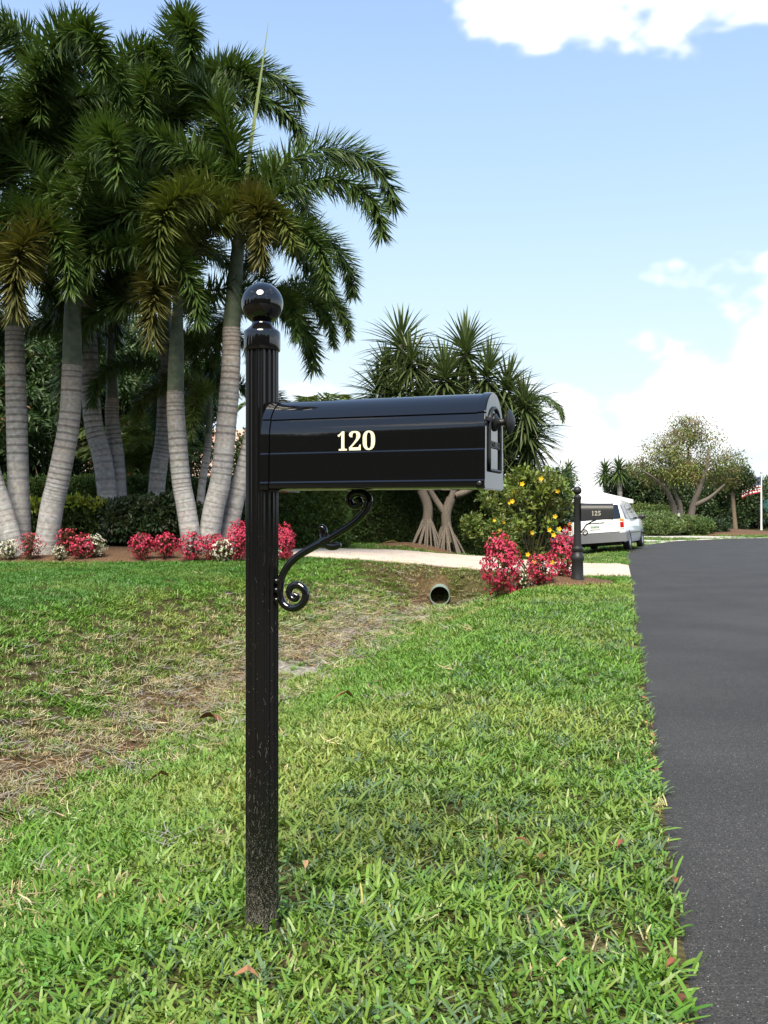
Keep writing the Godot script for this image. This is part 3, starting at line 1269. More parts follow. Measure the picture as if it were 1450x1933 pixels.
func tints_for(rng, where, base: Color, amount):
	var out = []
	for w in where:
		out.append(vary(rng, base, amount))
	return out


func limbs_mesh(forks: Array, col: Color):
	# forks: [[points], r0, r1]
	var st = begin()
	for f in forks:
		var pts = spline(f[0], 6)
		var radii = []
		var cols = []
		for i in pts.size():
			var t = float(i) / (pts.size() - 1)
			radii.append(lerpf(f[1], f[2], t))
			cols.append(col)
		tube(st, pts, radii, 8, true, cols)
	return st.commit()


func broad_tree(called, label, category, at: Vector3, forks, bark_col, lobes, clump_mesh, per_m2, tint, amount, sd, group = "", size = 1.0, hollow = 0.55):
	var rng := RandomNumberGenerator.new()
	rng.seed = sd
	var o = thing(called, label, category, at, group)
	part("trunk", limbs_mesh(forks, bark_col), "branch_bark", o)
	var where = lobed(rng, lobes, per_m2, size, hollow)
	many("crown", clump_mesh, "leaf", where, tints_for(rng, where, tint, amount), o)
	return o


func hedge_row(label, x0, z0, x1, z1, height, depth, per_m2, key, tint, sd, top_tint = null, group = "clipped hedges"):
	var rng := RandomNumberGenerator.new()
	rng.seed = sd
	var a = Vector3(x0, land(x0, z0), -z0)
	var b = Vector3(x1, land(x1, z1), -z1)
	var mid = (a + b) / 2.0
	var along = (b - a)
	var ln = along.length()
	along = along.normalized()
	var out = along.cross(Vector3.UP).normalized()
	var o = thing("hedge", label, "hedge", mid, group)
	var st = begin()
	box(st, Vector3(0, height * 0.5 - 0.1, 0), Vector3(ln - 0.16, height - 0.04, depth - 0.22), Basis(along, Vector3.UP, out), 0.06)
	part("branches", st.commit(), "twigs", o)
	var where = []
	var cols = []
	var faces = [[ln * height, 0], [ln * height, 1], [ln * depth, 2], [depth * height, 3], [depth * height, 4]]
	for f in faces:
		for k in int(f[0] * per_m2):
			var p = Vector3(rng.randf_range(-0.5, 0.5), rng.randf(), rng.randf_range(-0.5, 0.5))
			if f[1] == 0:
				p.z = 0.5
			elif f[1] == 1:
				p.z = -0.5
			elif f[1] == 2:
				p.y = 1.0
			elif f[1] == 3:
				p.x = -0.5
			else:
				p.x = 0.5
			var w = along * p.x * ln + Vector3.UP * p.y * height + out * p.z * depth
			w += Vector3(rng.randf_range(-1, 1), rng.randf_range(-1, 1), rng.randf_range(-1, 1)) * 0.05
			w.y += 0.05 * patch_noise.get_noise_2d(w.x * 2.0 + x0, w.z) * 2.0
			where.append(Transform3D(loose_turn(rng, rng.randf_range(0.8, 1.2)), w))
			var c = tint
			if top_tint != null and p.y > 0.93 and rng.randf() < 0.85:
				c = top_tint
			cols.append(vary(rng, c, 0.25))
	many("foliage", clump_meshes[key], "leaf", where, cols, o)
	return o


func build_hedges():
	clump("hedge_small", 51, 18, 0.08, 0.065, 0.036, [Color(1, 1, 1), Color(0.8, 0.95, 0.8), Color(1.25, 1.15, 0.9)])
	clump("hedge_big", 52, 16, 0.10, 0.10, 0.05, [Color(1, 1, 1), Color(0.75, 0.9, 0.8), Color(1.3, 1.2, 0.9)])
	hedge_row("tall dense clipped hedge running behind the palm bed and the driveway", -10.5, 22.6, -0.9, 22.6, 1.52, 1.1, 230, "hedge_small", Color(0.085, 0.135, 0.028), 61)
	hedge_row("tall dark clipped hedge wall behind the screw pines", -3.5, 25.9, 4.3, 27.0, 2.25, 1.2, 230, "hedge_small", Color(0.050, 0.082, 0.020), 62)
	hedge_row("low hedge with bright yellow-green tips among the grey palm trunks", -8.6, 19.0, -5.35, 18.9, 0.95, 0.9, 150, "hedge_big", Color(0.065, 0.095, 0.022), 63, Color(0.34, 0.36, 0.04), "")
	# the dark rounded shrubs between the two palm groups
	var rng := RandomNumberGenerator.new()
	rng.seed = 64
	var n = 0
	for d in [[250, 18.6, 0.62, 0.50, "low dark shrub next to the yellow-tipped hedge"], [310, 18.4, 0.66, 0.52, "wide dark shrub filling the middle of the palm bed"], [352, 18.7, 0.5, 0.42, "small dark shrub beside the pale leaning palm's foot"]]:
		var x = spot(d[0], d[1])
		var o = thing("dark_shrub", d[4], "shrub", Vector3(x, bed_height(x, d[1]), -d[1]), "dark shrubs in the palm bed")
		var L := Leaves.new()
		for k in 14:
			var a = dir_of(rng.randf() * TAU, rng.randf_range(0.7, 1.4))
			L.stick(Vector3.ZERO, a * d[3] * 1.1, 0.012, 0.005, Color(0.10, 0.075, 0.05))
		part("stems", L.mesh(), "leaf", o)
		var where = lobed(rng, [[Vector3(0, d[3] * 0.85, 0), Vector3(d[2], d[3], d[2])]], 90.0, 1.0, 0.45)
		many("foliage", clump_meshes["hedge_big"], "leaf", where, tints_for(rng, where, Color(0.034, 0.052, 0.018), 0.3), o)
		n += 1


func build_back_trees():
	clump("mango", 53, 22, 0.22, 0.19, 0.05, [Color(1, 1, 1), Color(0.8, 0.95, 0.8), Color(1.3, 1.2, 0.9)], 0.9)
	clump("broad", 54, 20, 0.24, 0.14, 0.07, [Color(1, 1, 1), Color(0.8, 0.95, 0.8), Color(1.25, 1.15, 0.9)])
	clump("fine", 55, 18, 0.30, 0.11, 0.05, [Color(1, 1, 1), Color(0.8, 0.9, 0.8), Color(1.4, 1.2, 0.9)])
	var rng := RandomNumberGenerator.new()
	rng.seed = 70
	var bark = Color(0.13, 0.11, 0.09)
	# trees with reddish young growth, in the shade of the palms
	var spec = [
		[-9.8, 25.5, 6.6, 2.9, "dark bushy tree with reddish young leaves behind the hedge's shaded end"],
		[-7.0, 26.5, 6.8, 2.8, "leafy tree with coppery shoots seen between the grey palm trunks"],
		[-6.2, 29.0, 6.0, 1.9, "dense dark tree with hanging leaves before the tiled roof"],
	]
	for t in spec:
		var g = land(t[0], t[1])
		var lobes = []
		for k in 10:
			lobes.append([Vector3(rng.randf_range(-1.2, 1.2) * t[3] * 0.55, t[2] * rng.randf_range(0.24, 0.86), rng.randf_range(-0.6, 0.6) * t[3] * 0.5), Vector3(1, 0.85, 1) * rng.randf_range(0.8, 1.2) * t[3] * 0.46])
		var o = broad_tree("leafy_tree", t[4], "tree", Vector3(t[0], g, -t[1]), [[[Vector3(0, -0.1, 0), Vector3(0.1, t[2] * 0.3, 0), Vector3(-0.1, t[2] * 0.6, 0)], 0.14, 0.07], [[Vector3(0.05, t[2] * 0.25, 0), Vector3(0.7, t[2] * 0.5, 0.1), Vector3(1.1, t[2] * 0.7, 0.2)], 0.08, 0.03], [[Vector3(0.05, t[2] * 0.22, 0), Vector3(-0.7, t[2] * 0.45, 0.1), Vector3(-1.2, t[2] * 0.66, 0.2)], 0.08, 0.03]], bark, lobes, clump_meshes["mango"], 17.0, Color(0.045, 0.085, 0.024), 0.3, 71 + int(t[0] * 10.0), "leafy trees behind the palm bed")
		# young red growth
		var where = []
		for k in 60:
			var lb = lobes[rng.randi_range(0, 6)]
			where.append(Transform3D(loose_turn(rng, rng.randf_range(0.6, 0.9)), lb[0] + dir_of(rng.randf() * TAU, rng.randf_range(-0.2, 1.2)) * lb[1] * 1.02))
		many("young_leaves", clump_meshes["mango"], "leaf", where, tints_for(rng, where, Color(0.22, 0.075, 0.035), 0.3), o)
	# a brown-stemmed grassy clump at the left
	var L := Leaves.new()
	for k in 520:
		var b0 = Vector3(rng.randf_range(-0.8, 0.8), rng.randf_range(0.0, 1.3), rng.randf_range(-0.4, 0.4))
		var d = dir_of(rng.randf() * TAU, rng.randf_range(0.4, 1.5))
		var ln = rng.randf_range(0.5, 1.0)
		L.blade([b0, b0 + d * ln * 0.6, b0 + d * ln + Vector3(0, -0.18, 0)], [0.012, 0.018, 0.0], d.cross(Vector3.UP).normalized(), vary(rng, Color(0.19, 0.14, 0.055) if rng.randf() < 0.6 else Color(0.08, 0.10, 0.03), 0.3))
	var reed = thing("brown_grass_clump", "tall clump of brownish grassy stems behind the hedge", "plant", Vector3(-8.9, land(-8.9, 24.0), -24.0))
	part("blades", L.mesh(), "leaf", reed)
	# arching yellow-green palms between and behind the trunks
	var spots = [[262, 23.8, 0.7, "arching yellow-green clumping palm seen between the grey trunks"], [590, 27.5, 0.9, "pale feathery palm beyond the driveway, left of the screw pines"], [648, 29.0, 0.8, "light feathery palm half hidden by the screw pines"]]
	for sp in spots:
		var x = spot(sp[0], sp[1])
		var o = thing("clumping_palm", sp[3], "palm tree", Vector3(x, land(x, sp[1]), -sp[1]), "feathery palms in the background")
		for s in 4:
			var st = begin()
			var top = Vector3(rng.randf_range(-0.5, 0.5), rng.randf_range(1.2, 1.9) * (1.6 if sp[0] > 500 else 1.3), rng.randf_range(-0.3, 0.3))
			tube(st, [Vector3(top.x * 0.3, -0.05, top.z * 0.3), top * Vector3(0.6, 0.5, 0.6), top], [0.05, 0.045, 0.035], 7, true, [Color(0.2, 0.2, 0.08), Color(0.2, 0.2, 0.08)])
			part("stem", st.commit(), "crownshaft", o)
			for k in 7:
				var f = part("frond", frond_meshes["areca"], "frond_light", o)
				f.position = top
				f.rotation.y = k * TAU / 7.0 + rng.randf_range(-0.3, 0.3) + s
				f.scale = Vector3.ONE * rng.randf_range(0.8, 1.1) * (1.2 if sp[0] > 500 else 1.0)
	# the queen palm behind the screw pines
	var q = thing("feather_palm", "pale feather palm arching out from behind the screw pines", "palm tree", Vector3(spot(965, 30.0), land(spot(965, 30.0), 30.0), -30.0))
	part("trunk", trunk_mesh([Vector3(0, -0.1, 0), Vector3(0.05, 2.2, 0), Vector3(-0.05, 4.4, 0)], 0.13, 0.10, true, 91), "palm_bark", q)
	for k in 9:
		var f = part("frond", frond_meshes["queen"], "frond_light" if k % 3 == 0 else "frond_green", q)
		f.position = Vector3(-0.05, 4.35, 0)
		f.rotation.y = k * TAU / 9.0 + 0.2
		f.scale = Vector3.ONE * 0.7
	# a leafy mass closing the view behind the bed and the mailbox
	for t in [[-13.5, 29.0, 6.0, 3.0, "large dark tree closing the view beyond the shaded hedge end"], [-2.6, 33.0, 3.9, 2.2, "dark tree behind the tall hedge, left of the screw pines"], [2.2, 33.5, 3.6, 2.2, "dark rounded tree straight behind the screw pines"], [5.0, 34.0, 3.2, 1.8, "small dark tree between the screw pines and the white house"]]:
		var lobes = []
		for k in 6:
			lobes.append([Vector3(rng.randf_range(-1.0, 1.0) * t[3] * 0.6, t[2] * rng.randf_range(0.3, 0.75), rng.randf_range(-0.6, 0.6) * t[3] * 0.5), Vector3(1, 0.85, 1) * rng.randf_range(0.8, 1.2) * t[3] * 0.48])
		broad_tree("background_tree", t[4], "tree", Vector3(t[0], land(t[0], t[1]), -t[1]), [[[Vector3(0, -0.1, 0), Vector3(0.1, t[2] * 0.3, 0), Vector3(-0.1, t[2] * 0.65, 0)], 0.16, 0.07], [[Vector3(0.05, t[2] * 0.25, 0), Vector3(0.7, t[2] * 0.5, 0.1)], 0.09, 0.05]], bark, lobes, clump_meshes["broad"], 20.0, Color(0.045, 0.075, 0.022), 0.3, 171 + int(t[1] * 7.0), "background trees")


func build_trees_behind_viewpoint():
	# across the road and behind the viewpoint: the dark tree line that the glossy paint mirrors
	var rng := RandomNumberGenerator.new()
	rng.seed = 88
	var spots = [[-15.0, -9.0, 6.5], [-9.5, -13.0, 7.6], [-3.5, -14.5, 6.8], [2.0, -15.5, 7.8], [7.5, -14.0, 7.0], [13.0, -11.5, 7.6], [-19.0, -3.0, 6.5], [-18.5, 4.0, 6.5]]
	var n = 0
	for t in spots:
		var lobes = []
		for k in 11:
			lobes.append([Vector3(rng.randf_range(-2.6, 2.6), t[2] * lerpf(0.08, 0.80, k / 10.0), rng.randf_range(-1.4, 1.4)), Vector3(1, 0.9, 1) * rng.randf_range(1.4, 2.0)])
		broad_tree("shade_tree", "broad dark shade tree standing behind the viewpoint", "tree", Vector3(t[0], 0, -t[1]), [[[Vector3(0, -0.2, 0), Vector3(0.1, 1.5, 0), Vector3(-0.1, t[2] * 0.6, 0)], 0.2, 0.09], [[Vector3(0.05, 1.3, 0), Vector3(1.2, 3.2, 0.4)], 0.1, 0.05]], Color(0.12, 0.1, 0.08), lobes, clump_meshes["broad"], 6.0, Color(0.04, 0.062, 0.020), 0.3, 200 + n, "shade trees behind the viewpoint", 2.1)
		n += 1


# ---------------------------------------------------------------- screw pines

func make_rosette(sd, leaves, length, width, spread, fan = false):
	var rng := RandomNumberGenerator.new()
	rng.seed = sd
	var L := Leaves.new()
	for k in leaves:
		var t = float(k) / leaves
		var az = k * 2.39996
		var el = lerpf(1.45, -0.55 - spread, pow(t, 0.85)) + rng.randf_range(-0.14, 0.14)
		var ln = length * rng.randf_range(0.8, 1.1) * (0.8 + 0.2 * sin(PI * t))
		var d = dir_of(az, el)
		var out = dir_of(az, 0.0)
		var base = d * 0.05 + Vector3(0, (0.5 - t) * 0.35, 0)
		var sag = Vector3(0, -1, 0) * ln * (0.05 + 0.22 * cos(el) * rng.randf_range(0.6, 1.2))
		var side = Vector3.UP.cross(out).normalized()
		var w = width * rng.randf_range(0.85, 1.1)
		var col = vary(rng, Color(1, 1, 1), 0.22)
		if t > 0.86 and rng.randf() < 0.6:
			col = Color(2.0, 1.3, 1.4)
		# two halves folded along the keel
		for h in [-1.0, 1.0]:
			var tilt = side * cos(0.5) + d.cross(side).normalized() * sin(0.5) * h
			var pts = []
			var ws = []
			for e in [[0.0, 0.9], [0.35, 1.0], [0.7, 0.62], [1.0, 0.0]]:
				var p = base + d * ln * e[0] + sag * e[0] * e[0]
				pts.append(p + tilt * h * w * e[1] * 0.25)
				ws.append(w * e[1] * 0.5)
			L.blade(pts, ws, tilt, col)
	return L.mesh()


func build_pandanus():
	for k in 3:
		rosette_meshes.append(make_rosette(300 + k, 120, 1.18, 0.075, 0.2 + 0.25 * k))
	var z = 24.6
	var rng := RandomNumberGenerator.new()
	rng.seed = 33
	var specs = [
		["screw_pine", "screw pine on a cone of grey prop roots beside the hedge, left of its twin", [803, 1022], [[808, 960], [795, 925]], [
			[[795, 925], [778, 900], [745, 840], [738, 775]], [[738, 775], [757, 690], [757, 652]], [[745, 840], [712, 800], [704, 752]], [[795, 925], [800, 870], [790, 800], [792, 745]], [[792, 745], [800, 700], [788, 695]]], [[757, 655, 1.05], [712, 742, 1.0], [752, 752, 1.0], [795, 722, 0.95], [730, 705, 0.85], [775, 695, 0.9], [745, 800, 0.9], [800, 780, 0.9]]],
		["screw_pine", "screw pine with a forked trunk on prop roots, its heads spreading over the yellow-flowered shrubs", [848, 1025], [[842, 975], [852, 940]], [
			[[842, 972], [815, 930], [802, 900]], [[852, 940], [862, 905], [868, 840], [862, 770]], [[862, 770], [874, 710], [880, 665]], [[860, 935], [890, 922], [930, 880], [950, 820]], [[950, 820], [958, 780], [950, 740]], [[930, 880], [975, 850], [985, 830]], [[862, 770], [840, 760], [830, 735]], [[868, 800], [905, 770], [915, 735]]], [[880, 665, 1.1], [838, 720, 1.0], [918, 715, 1.0], [955, 742, 1.0], [988, 812, 1.0], [950, 800, 1.05], [970, 862, 0.95], [880, 762, 1.0], [915, 780, 0.9], [1000, 870, 0.75], [850, 790, 0.9], [935, 850, 0.9], [1003, 832, 0.9], [985, 772, 0.9]]],
	]
	for sp in specs:
		var bx = spot(sp[2][0], z)
		var foot = Vector3(bx, land(bx, z) + 0.08, -z)
		var o = thing(sp[0], sp[1], "screw pine", foot, "screw pines by the hedge")
		var at = func(p): return Vector3(spot(p[0], z), rise(p[1], z), -z) - foot
		var wood = Color(0.27, 0.235, 0.20)
		part("trunk", limbs_mesh([[[Vector3(0, 0.25, 0)] + sp[3].map(at), 0.13, 0.12]], wood), "branch_bark", o)
		for b in sp[4]:
			var pts = b.map(at)
			var dz = rng.randf_range(-0.5, 0.5)
			for k in range(1, pts.size()):
				pts[k].z += dz * k / pts.size()
			part("branch", limbs_mesh([[pts, 0.085, 0.065]], wood), "branch_bark", o)
		for k in 22:
			var a = TAU * k / 22.0 + rng.randf_range(-0.1, 0.1)
			var top = at.call(sp[3][0]) * Vector3(1, rng.randf_range(0.72, 1.05), 1)
			var r = rng.randf_range(0.30, 0.46)
			var st = begin()
			var foot_at = Vector3(cos(a) * r, -0.14, sin(a) * r)
			tube(st, spline([top, top.lerp(foot_at, 0.5) + Vector3(cos(a), 0, sin(a)) * 0.03, foot_at], 4), [0.03, 0.029, 0.028, 0.027, 0.027, 0.026, 0.026, 0.027, 0.028], 6, false, [wood, wood, wood, wood, wood, wood, wood, wood, wood])
			part("prop_root", st.commit(), "branch_bark", o)
		for h in sp[5]:
			var f = part("leaf_head", rosette_meshes[rng.randi_range(0, 2)], "sword_leaf", o)
			f.position = at.call(h) + Vector3(0, 0, rng.randf_range(-0.6, 0.6))
			f.rotation = Vector3(rng.randf_range(-0.2, 0.2), rng.randf() * TAU, rng.randf_range(-0.2, 0.2))
			f.scale = Vector3.ONE * h[2]


# ---------------------------------------------------------------- the black mailbox

func box_outline(off):
	var hw = 0.085 + off
	var half = [Vector2(hw - 0.004, -off), Vector2(hw + 0.003, 0.003 - off), Vector2(hw + 0.004, 0.006), Vector2(hw + 0.004, 0.0155), Vector2(hw + 0.0012, 0.0190), Vector2(hw + 0.0012, 0.0835), Vector2(hw - 0.0012, 0.0868)]
	half.append(Vector2(hw - 0.0012, 0.118))
	for k in 9:
		var p = deg_to_rad(k * 29.0 / 8.0)
		half.append(Vector2((hw - 0.0012) * cos(p), 0.122 + (0.090 + off) * sin(p)))
	for k in 14:
		var p = deg_to_rad(lerpf(28.2, 90.0, k / 13.0))
		half.append(Vector2((hw + 0.0022) * cos(p), 0.122 + (0.0932 + off) * sin(p)))
	var out := PackedVector2Array()
	for p in half:
		out.append(p)
	for k in range(half.size() - 2, -1, -1):
		out.append(Vector2(-half[k].x, half[k].y))
	return out


func build_mailbox():
	var th = deg_to_rad(20.0)
	var a = Vector3(cos(th), 0, sin(th))
	var n = Vector3(-sin(th), 0, cos(th))
	var foot = Vector3(-0.300, land(-0.300, 2.42), -2.42)
	var o = thing("mailbox", "glossy black mailbox numbered 120 on a fluted post standing in the grass verge", "mailbox", foot)
	var y0 = -foot.y   # heights below are above the road
	var st = begin()
	lathe(st, [[0.0405, -0.12 + y0], [0.0405, 0.3], [0.0405, 0.7], [0.0405, 1.1], [0.0405, 1.436 + y0]], 144, Vector3.ZERO, Basis.IDENTITY, 18, 0.0034, true)
	var post = part("post", st.commit(), "post_paint", o)
	st = begin()
	lathe(st, [[0.038, 1.421], [0.0435, 1.423], [0.0450, 1.427], [0.0450, 1.466], [0.0436, 1.4705], [0.0420, 1.4720], [0.0300, 1.4825], [0.0255, 1.4875], [0.0245, 1.4930], [0.0, 1.4935]], 48, Vector3(0, y0, 0))
	part("post_cap", st.commit(), "black_paint", o)
	st = begin()
	ball(st, Vector3(0, 1.540 + y0, 0), Vector3.ONE * 0.0515, 40, 64)
	part("ball_finial", st.commit(), "black_paint", o)

	# the box; lateral n, up, along a
	var bottom = 1.079 + y0
	var at = func(t): return a * t + Vector3(0, bottom, 0)
	st = begin()
	extrude(st, box_outline(-0.004), at.call(0.045), n, Vector3.UP, a * 0.525)
	extrude(st, box_outline(0.0), at.call(0.0635), n, Vector3.UP, a * 0.5015)
	var body = part("box_body", st.commit(), "black_paint", o)
	st = begin()
	extrude(st, box_outline(0.0025), at.call(0.040), n, Vector3.UP, a * 0.0215)
	part("rear_band", st.commit(), "black_paint", o)
	# the door: a band round the mouth and a flat plate
	st = begin()
	extrude(st, box_outline(0.0025), at.call(0.5655), n, Vector3.UP, a * 0.0165)
	extrude(st, box_outline(0.0005), at.call(0.5815), n, Vector3.UP, a * 0.0030)
	var door = part("door", st.commit(), "black_paint", o)
	var face = 0.5845
	# raised arched moulding on the door
	var path = []
	for k in 4:
		path.append(Vector2(-0.052, lerpf(0.040, 0.130, k / 3.0)))
	for k in 13:
		var p = lerpf(PI, 0.0, k / 12.0)
		path.append(Vector2(cos(p) * 0.052, 0.132 + sin(p) * 0.050))
	for k in 4:
		path.append(Vector2(0.052, lerpf(0.130, 0.040, k / 3.0)))
	path.append(Vector2(-0.052, 0.040))
	var pts = []
	var radii = []
	for p in path:
		pts.append(at.call(face + 0.001) + n * p.x + Vector3(0, p.y, 0))
		radii.append(0.0042)
	st = begin()
	tube(st, pts, radii, 8)
	part("door_moulding", st.commit(), "satin_black", door)
	st = begin()
	box(st, at.call(face + 0.0015) + Vector3(0, 0.152, 0), Vector3(0.005, 0.010, 0.150), Basis(a, Vector3.UP, -n), 0.0015)
	part("strap", st.commit(), "satin_black", door)
	st = begin()
	var kb = Basis(n, a, Vector3.UP)
	lathe(st, [[0.0, 0.0], [0.021, 0.0], [0.020, 0.004], [0.012, 0.009], [0.0075, 0.014], [0.007, 0.022], [0.009, 0.025], [0.018, 0.029], [0.0275, 0.0335], [0.0285, 0.0355], [0.0265, 0.038], [0.015, 0.044], [0.005, 0.047], [0.0, 0.0473]], 32, at.call(face) + Vector3(0, 0.150, 0), kb)
	part("knob", st.commit(), "satin_black", door)
	st = begin()
	for s in [-1.0, 1.0]:
		lathe(st, [[0.0055, 0.0], [0.0050, 0.0025], [0.003, 0.0036], [0.0, 0.004]], 14, at.call(0.573) + n * s * 0.0915 + Vector3(0, 0.0095, 0), Basis(a * s, n * s, Vector3.UP))
	part("hinge_rivet", st.commit(), "bolt_dark", door)
	var mail = text_mesh("U.S.MAIL", "Droid Sans", 700, 0.02)
	mail.depth = 0.003
	var mo = part("raised_lettering", mail, "satin_black", door)
	var ab = mail.get_aabb()
	var k2 = 0.088 / ab.size.x
	mo.transform = Transform3D(Basis(-n * k2, Vector3.UP * (0.016 / ab.size.y), a), at.call(face + 0.0015) + Vector3(0, 0.098, 0) - (Basis(-n * k2, Vector3.UP * (0.016 / ab.size.y), a) * ab.get_center()))
	# house number, each numeral its own piece of vinyl, on the side towards the lawn walker
	var ts = [0.237, 0.265, 0.2985]
	var widths = [0.0225, 0.0285, 0.0300]
	var digits = "120"
	for i in 3:
		for side in [1.0, -1.0]:
			var tm = text_mesh(digits[i], "Droid Serif", 700, 0.05)
			tm.depth = 0.0008
			var d = part("numeral", tm, "cream_vinyl", body)
			var bb = tm.get_aabb()
			var bx = a * (widths[i] / bb.size.x) * side
			var by = Vector3.UP * (0.0440 / bb.size.y)
			var bs = Basis(bx, by, n * side)
			var tt = ts[i] + widths[i] * 0.5 if side > 0.0 else 0.64 - ts[i] - widths[i] * 0.5
			d.transform = Transform3D(bs, at.call(tt) + n * side * 0.0845 + Vector3(0, 0.0885 + 0.022, 0) - bs * bb.get_center())
	# the scrolled bracket under the box, in the plane of post and box
	var sc = [[0.0876, 0.8268], [0.0955, 0.8222], [0.0905, 0.8150], [0.0791, 0.8189], [0.0734, 0.8329], [0.0805, 0.8460], [0.0975, 0.8500], [0.1130, 0.8404], [0.1173, 0.8238], [0.1102, 0.8069], [0.0933, 0.7948], [0.0734, 0.7942], [0.0563, 0.8053], [0.0492, 0.8258], [0.0492, 0.8491], [0.0563, 0.8738], [0.0706, 0.8961], [0.0933, 0.9171], [0.1215, 0.9341], [0.1522, 0.9498], [0.1799, 0.9641], [0.2074, 0.9795], [0.2333, 0.9948], [0.2550, 1.0112], [0.2725, 1.0300], [0.2810, 1.0480], [0.2792, 1.0620], [0.2657, 1.0715], [0.2482, 1.0725], [0.2347, 1.0650], [0.2315, 1.0528], [0.2391, 1.0420], [0.2516, 1.0410], [0.2601, 1.0486], [0.2564, 1.0570], [0.2496, 1.0552]]
	var c3 = []
	for p in sc:
		c3.append(a * p[0] + Vector3(0, p[1] + y0, 0))
	c3 = spline(c3, 5)
	var rr = []
	for i in c3.size():
		var t = float(i) / (c3.size() - 1)
		rr.append(0.0092 * minf(1.0, 0.62 + 2.6 * minf(t, 1.0 - t)))
	st = begin()
	tube(st, c3, rr, 14)
	var br = part("scroll_bracket", st.commit(), "black_paint", o)
	# the leaf collar half way along it
	var mid = a * 0.1690 + Vector3(0, 0.9575 + y0, 0)
	var along = (a * 0.874 + Vector3(0, 0.486, 0)).normalized()
	var across = (a * -0.486 + Vector3(0, 0.874, 0)).normalized()
	st = begin()
	tube(st, [mid - along * 0.016, mid - along * 0.008, mid, mid + along * 0.008, mid + along * 0.014], [0.0095, 0.0125, 0.0145, 0.0128, 0.0098], 16)
	part("collar", st.commit(), "black_paint", br)
	for s in [1.0, -1.0]:
		st = begin()
		var lp = spline([mid + across * s * 0.006 - along * 0.004, mid + across * s * 0.018 + along * 0.006, mid + across * s * 0.030 + along * 0.009, mid + across * s * 0.036 + along * 0.001], 4)
		if s < 0.0:
			lp = spline([mid - across * 0.006 - along * 0.006, mid - across * 0.016 + along * 0.004, mid - across * 0.024 + along * 0.018, mid - across * 0.027 + along * 0.032], 4)
		var lr = []
		for i in lp.size():
			var t = float(i) / (lp.size() - 1)
			lr.append(0.0035 + 0.0070 * sin(PI * clampf(t * 0.85 + 0.12, 0.0, 1.0)))
		tube(st, lp, lr, 10)
		part("leaf_curl", st.commit(), "black_paint", br)
	for h in [0.812, 0.836, 0.858]:
		st = begin()
		ball(st, a * 0.0425 + Vector3(0, h + y0, 0) + n * 0.007, Vector3(0.0065, 0.0075, 0.0065), 8, 12)
		part("bolt", st.commit(), "black_paint", br)


func build_second_mailbox():
	var z = 14.45
	var x = spot(1090, z)
	var g = land(x, z) + 0.06
	var o = thing("mailbox", "plain satin black mailbox numbered 125 on a post in the flower bed", "mailbox", Vector3(x, g, -z))
	var st = begin()
	var f = func(py): return rise(py, z) - g
	lathe(st, [[0.100, -0.1], [0.100, 0.02], [0.088, 0.06], [0.082, f.call(1060)], [0.098, f.call(1056)], [0.098, f.call(1050)], [0.078, f.call(1046)], [0.072, f.call(1042)], [0.086, f.call(1039)], [0.086, f.call(1035)], [0.058, f.call(1031)], [0.052, f.call(1010)], [0.050, f.call(944)], [0.058, f.call(942)], [0.058, f.call(938)], [0.03, f.call(934)], [0.0, f.call(934)]], 28)
	part("post", st.commit(), "satin_black", o)
	st = begin()
	ball(st, Vector3(0, f.call(926), 0), Vector3.ONE * 0.062, 14, 20)
	part("ball_finial", st.commit(), "satin_black", o)
	var th = deg_to_rad(9.0)
	var a = Vector3(cos(th), 0, sin(th))
	var n = Vector3(-sin(th), 0, cos(th))
	var low = f.call(981)
	var prof := PackedVector2Array()
	prof.append(Vector2(0.095, 0))
	prof.append(Vector2(0.095, 0.14))
	for k in range(1, 14):
		var p = PI * k / 14.0
		prof.append(Vector2(cos(p) * 0.095, 0.14 + sin(p) * 0.10))
	prof.append(Vector2(-0.095, 0.14))
	prof.append(Vector2(-0.095, 0))
	st = begin()
	extrude(st, prof, a * 0.05 + Vector3(0, low, 0), n, Vector3.UP, a * 0.44)
	var body = part("box_body", st.commit(), "satin_black", o)
	st = begin()
	var door_prof := PackedVector2Array()
	for p in prof:
		door_prof.append(Vector2(p.x * 1.04, p.y * 1.02 - 0.002))
	extrude(st, door_prof, a * 0.4902 + Vector3(0, low, 0), n, Vector3.UP, a * 0.018)
	part("door", st.commit(), "satin_black", o)
	for i in 3:
		var tm = text_mesh("125"[i], "Droid Serif", 700, 0.07)
		tm.depth = 0.001
		var d = part("numeral", tm, "silver_vinyl", body)
		var bb = tm.get_aabb()
		var bs = Basis(a * ([0.026, 0.038, 0.036][i] / bb.size.x), Vector3.UP * (0.066 / bb.size.y), n)
		d.transform = Transform3D(bs, a * (0.215 + 0.047 * i) + n * 0.0963 + Vector3(0, low + 0.095, 0) - bs * bb.get_center())
	# bracket scroll below the box
	var pts = []
	for k in 26:
		var an = 0.4 + k * 0.36
		var r = 0.012 + 0.0016 * k
		pts.append(a * (0.105 + cos(an) * r) + Vector3(0, f.call(1006) + sin(an) * r, 0))
	pts.append(a * 0.12 + Vector3(0, f.call(992), 0))
	pts.append(a * 0.20 + Vector3(0, f.call(985), 0))
	pts.append(a * 0.27 + Vector3(0, f.call(981.5), 0))
	var rr = []
	for p in pts:
		rr.append(0.010)
	st = begin()
	tube(st, pts, rr, 8)
	part("scroll_bracket", st.commit(), "satin_black", o)


# ---------------------------------------------------------------- vehicles

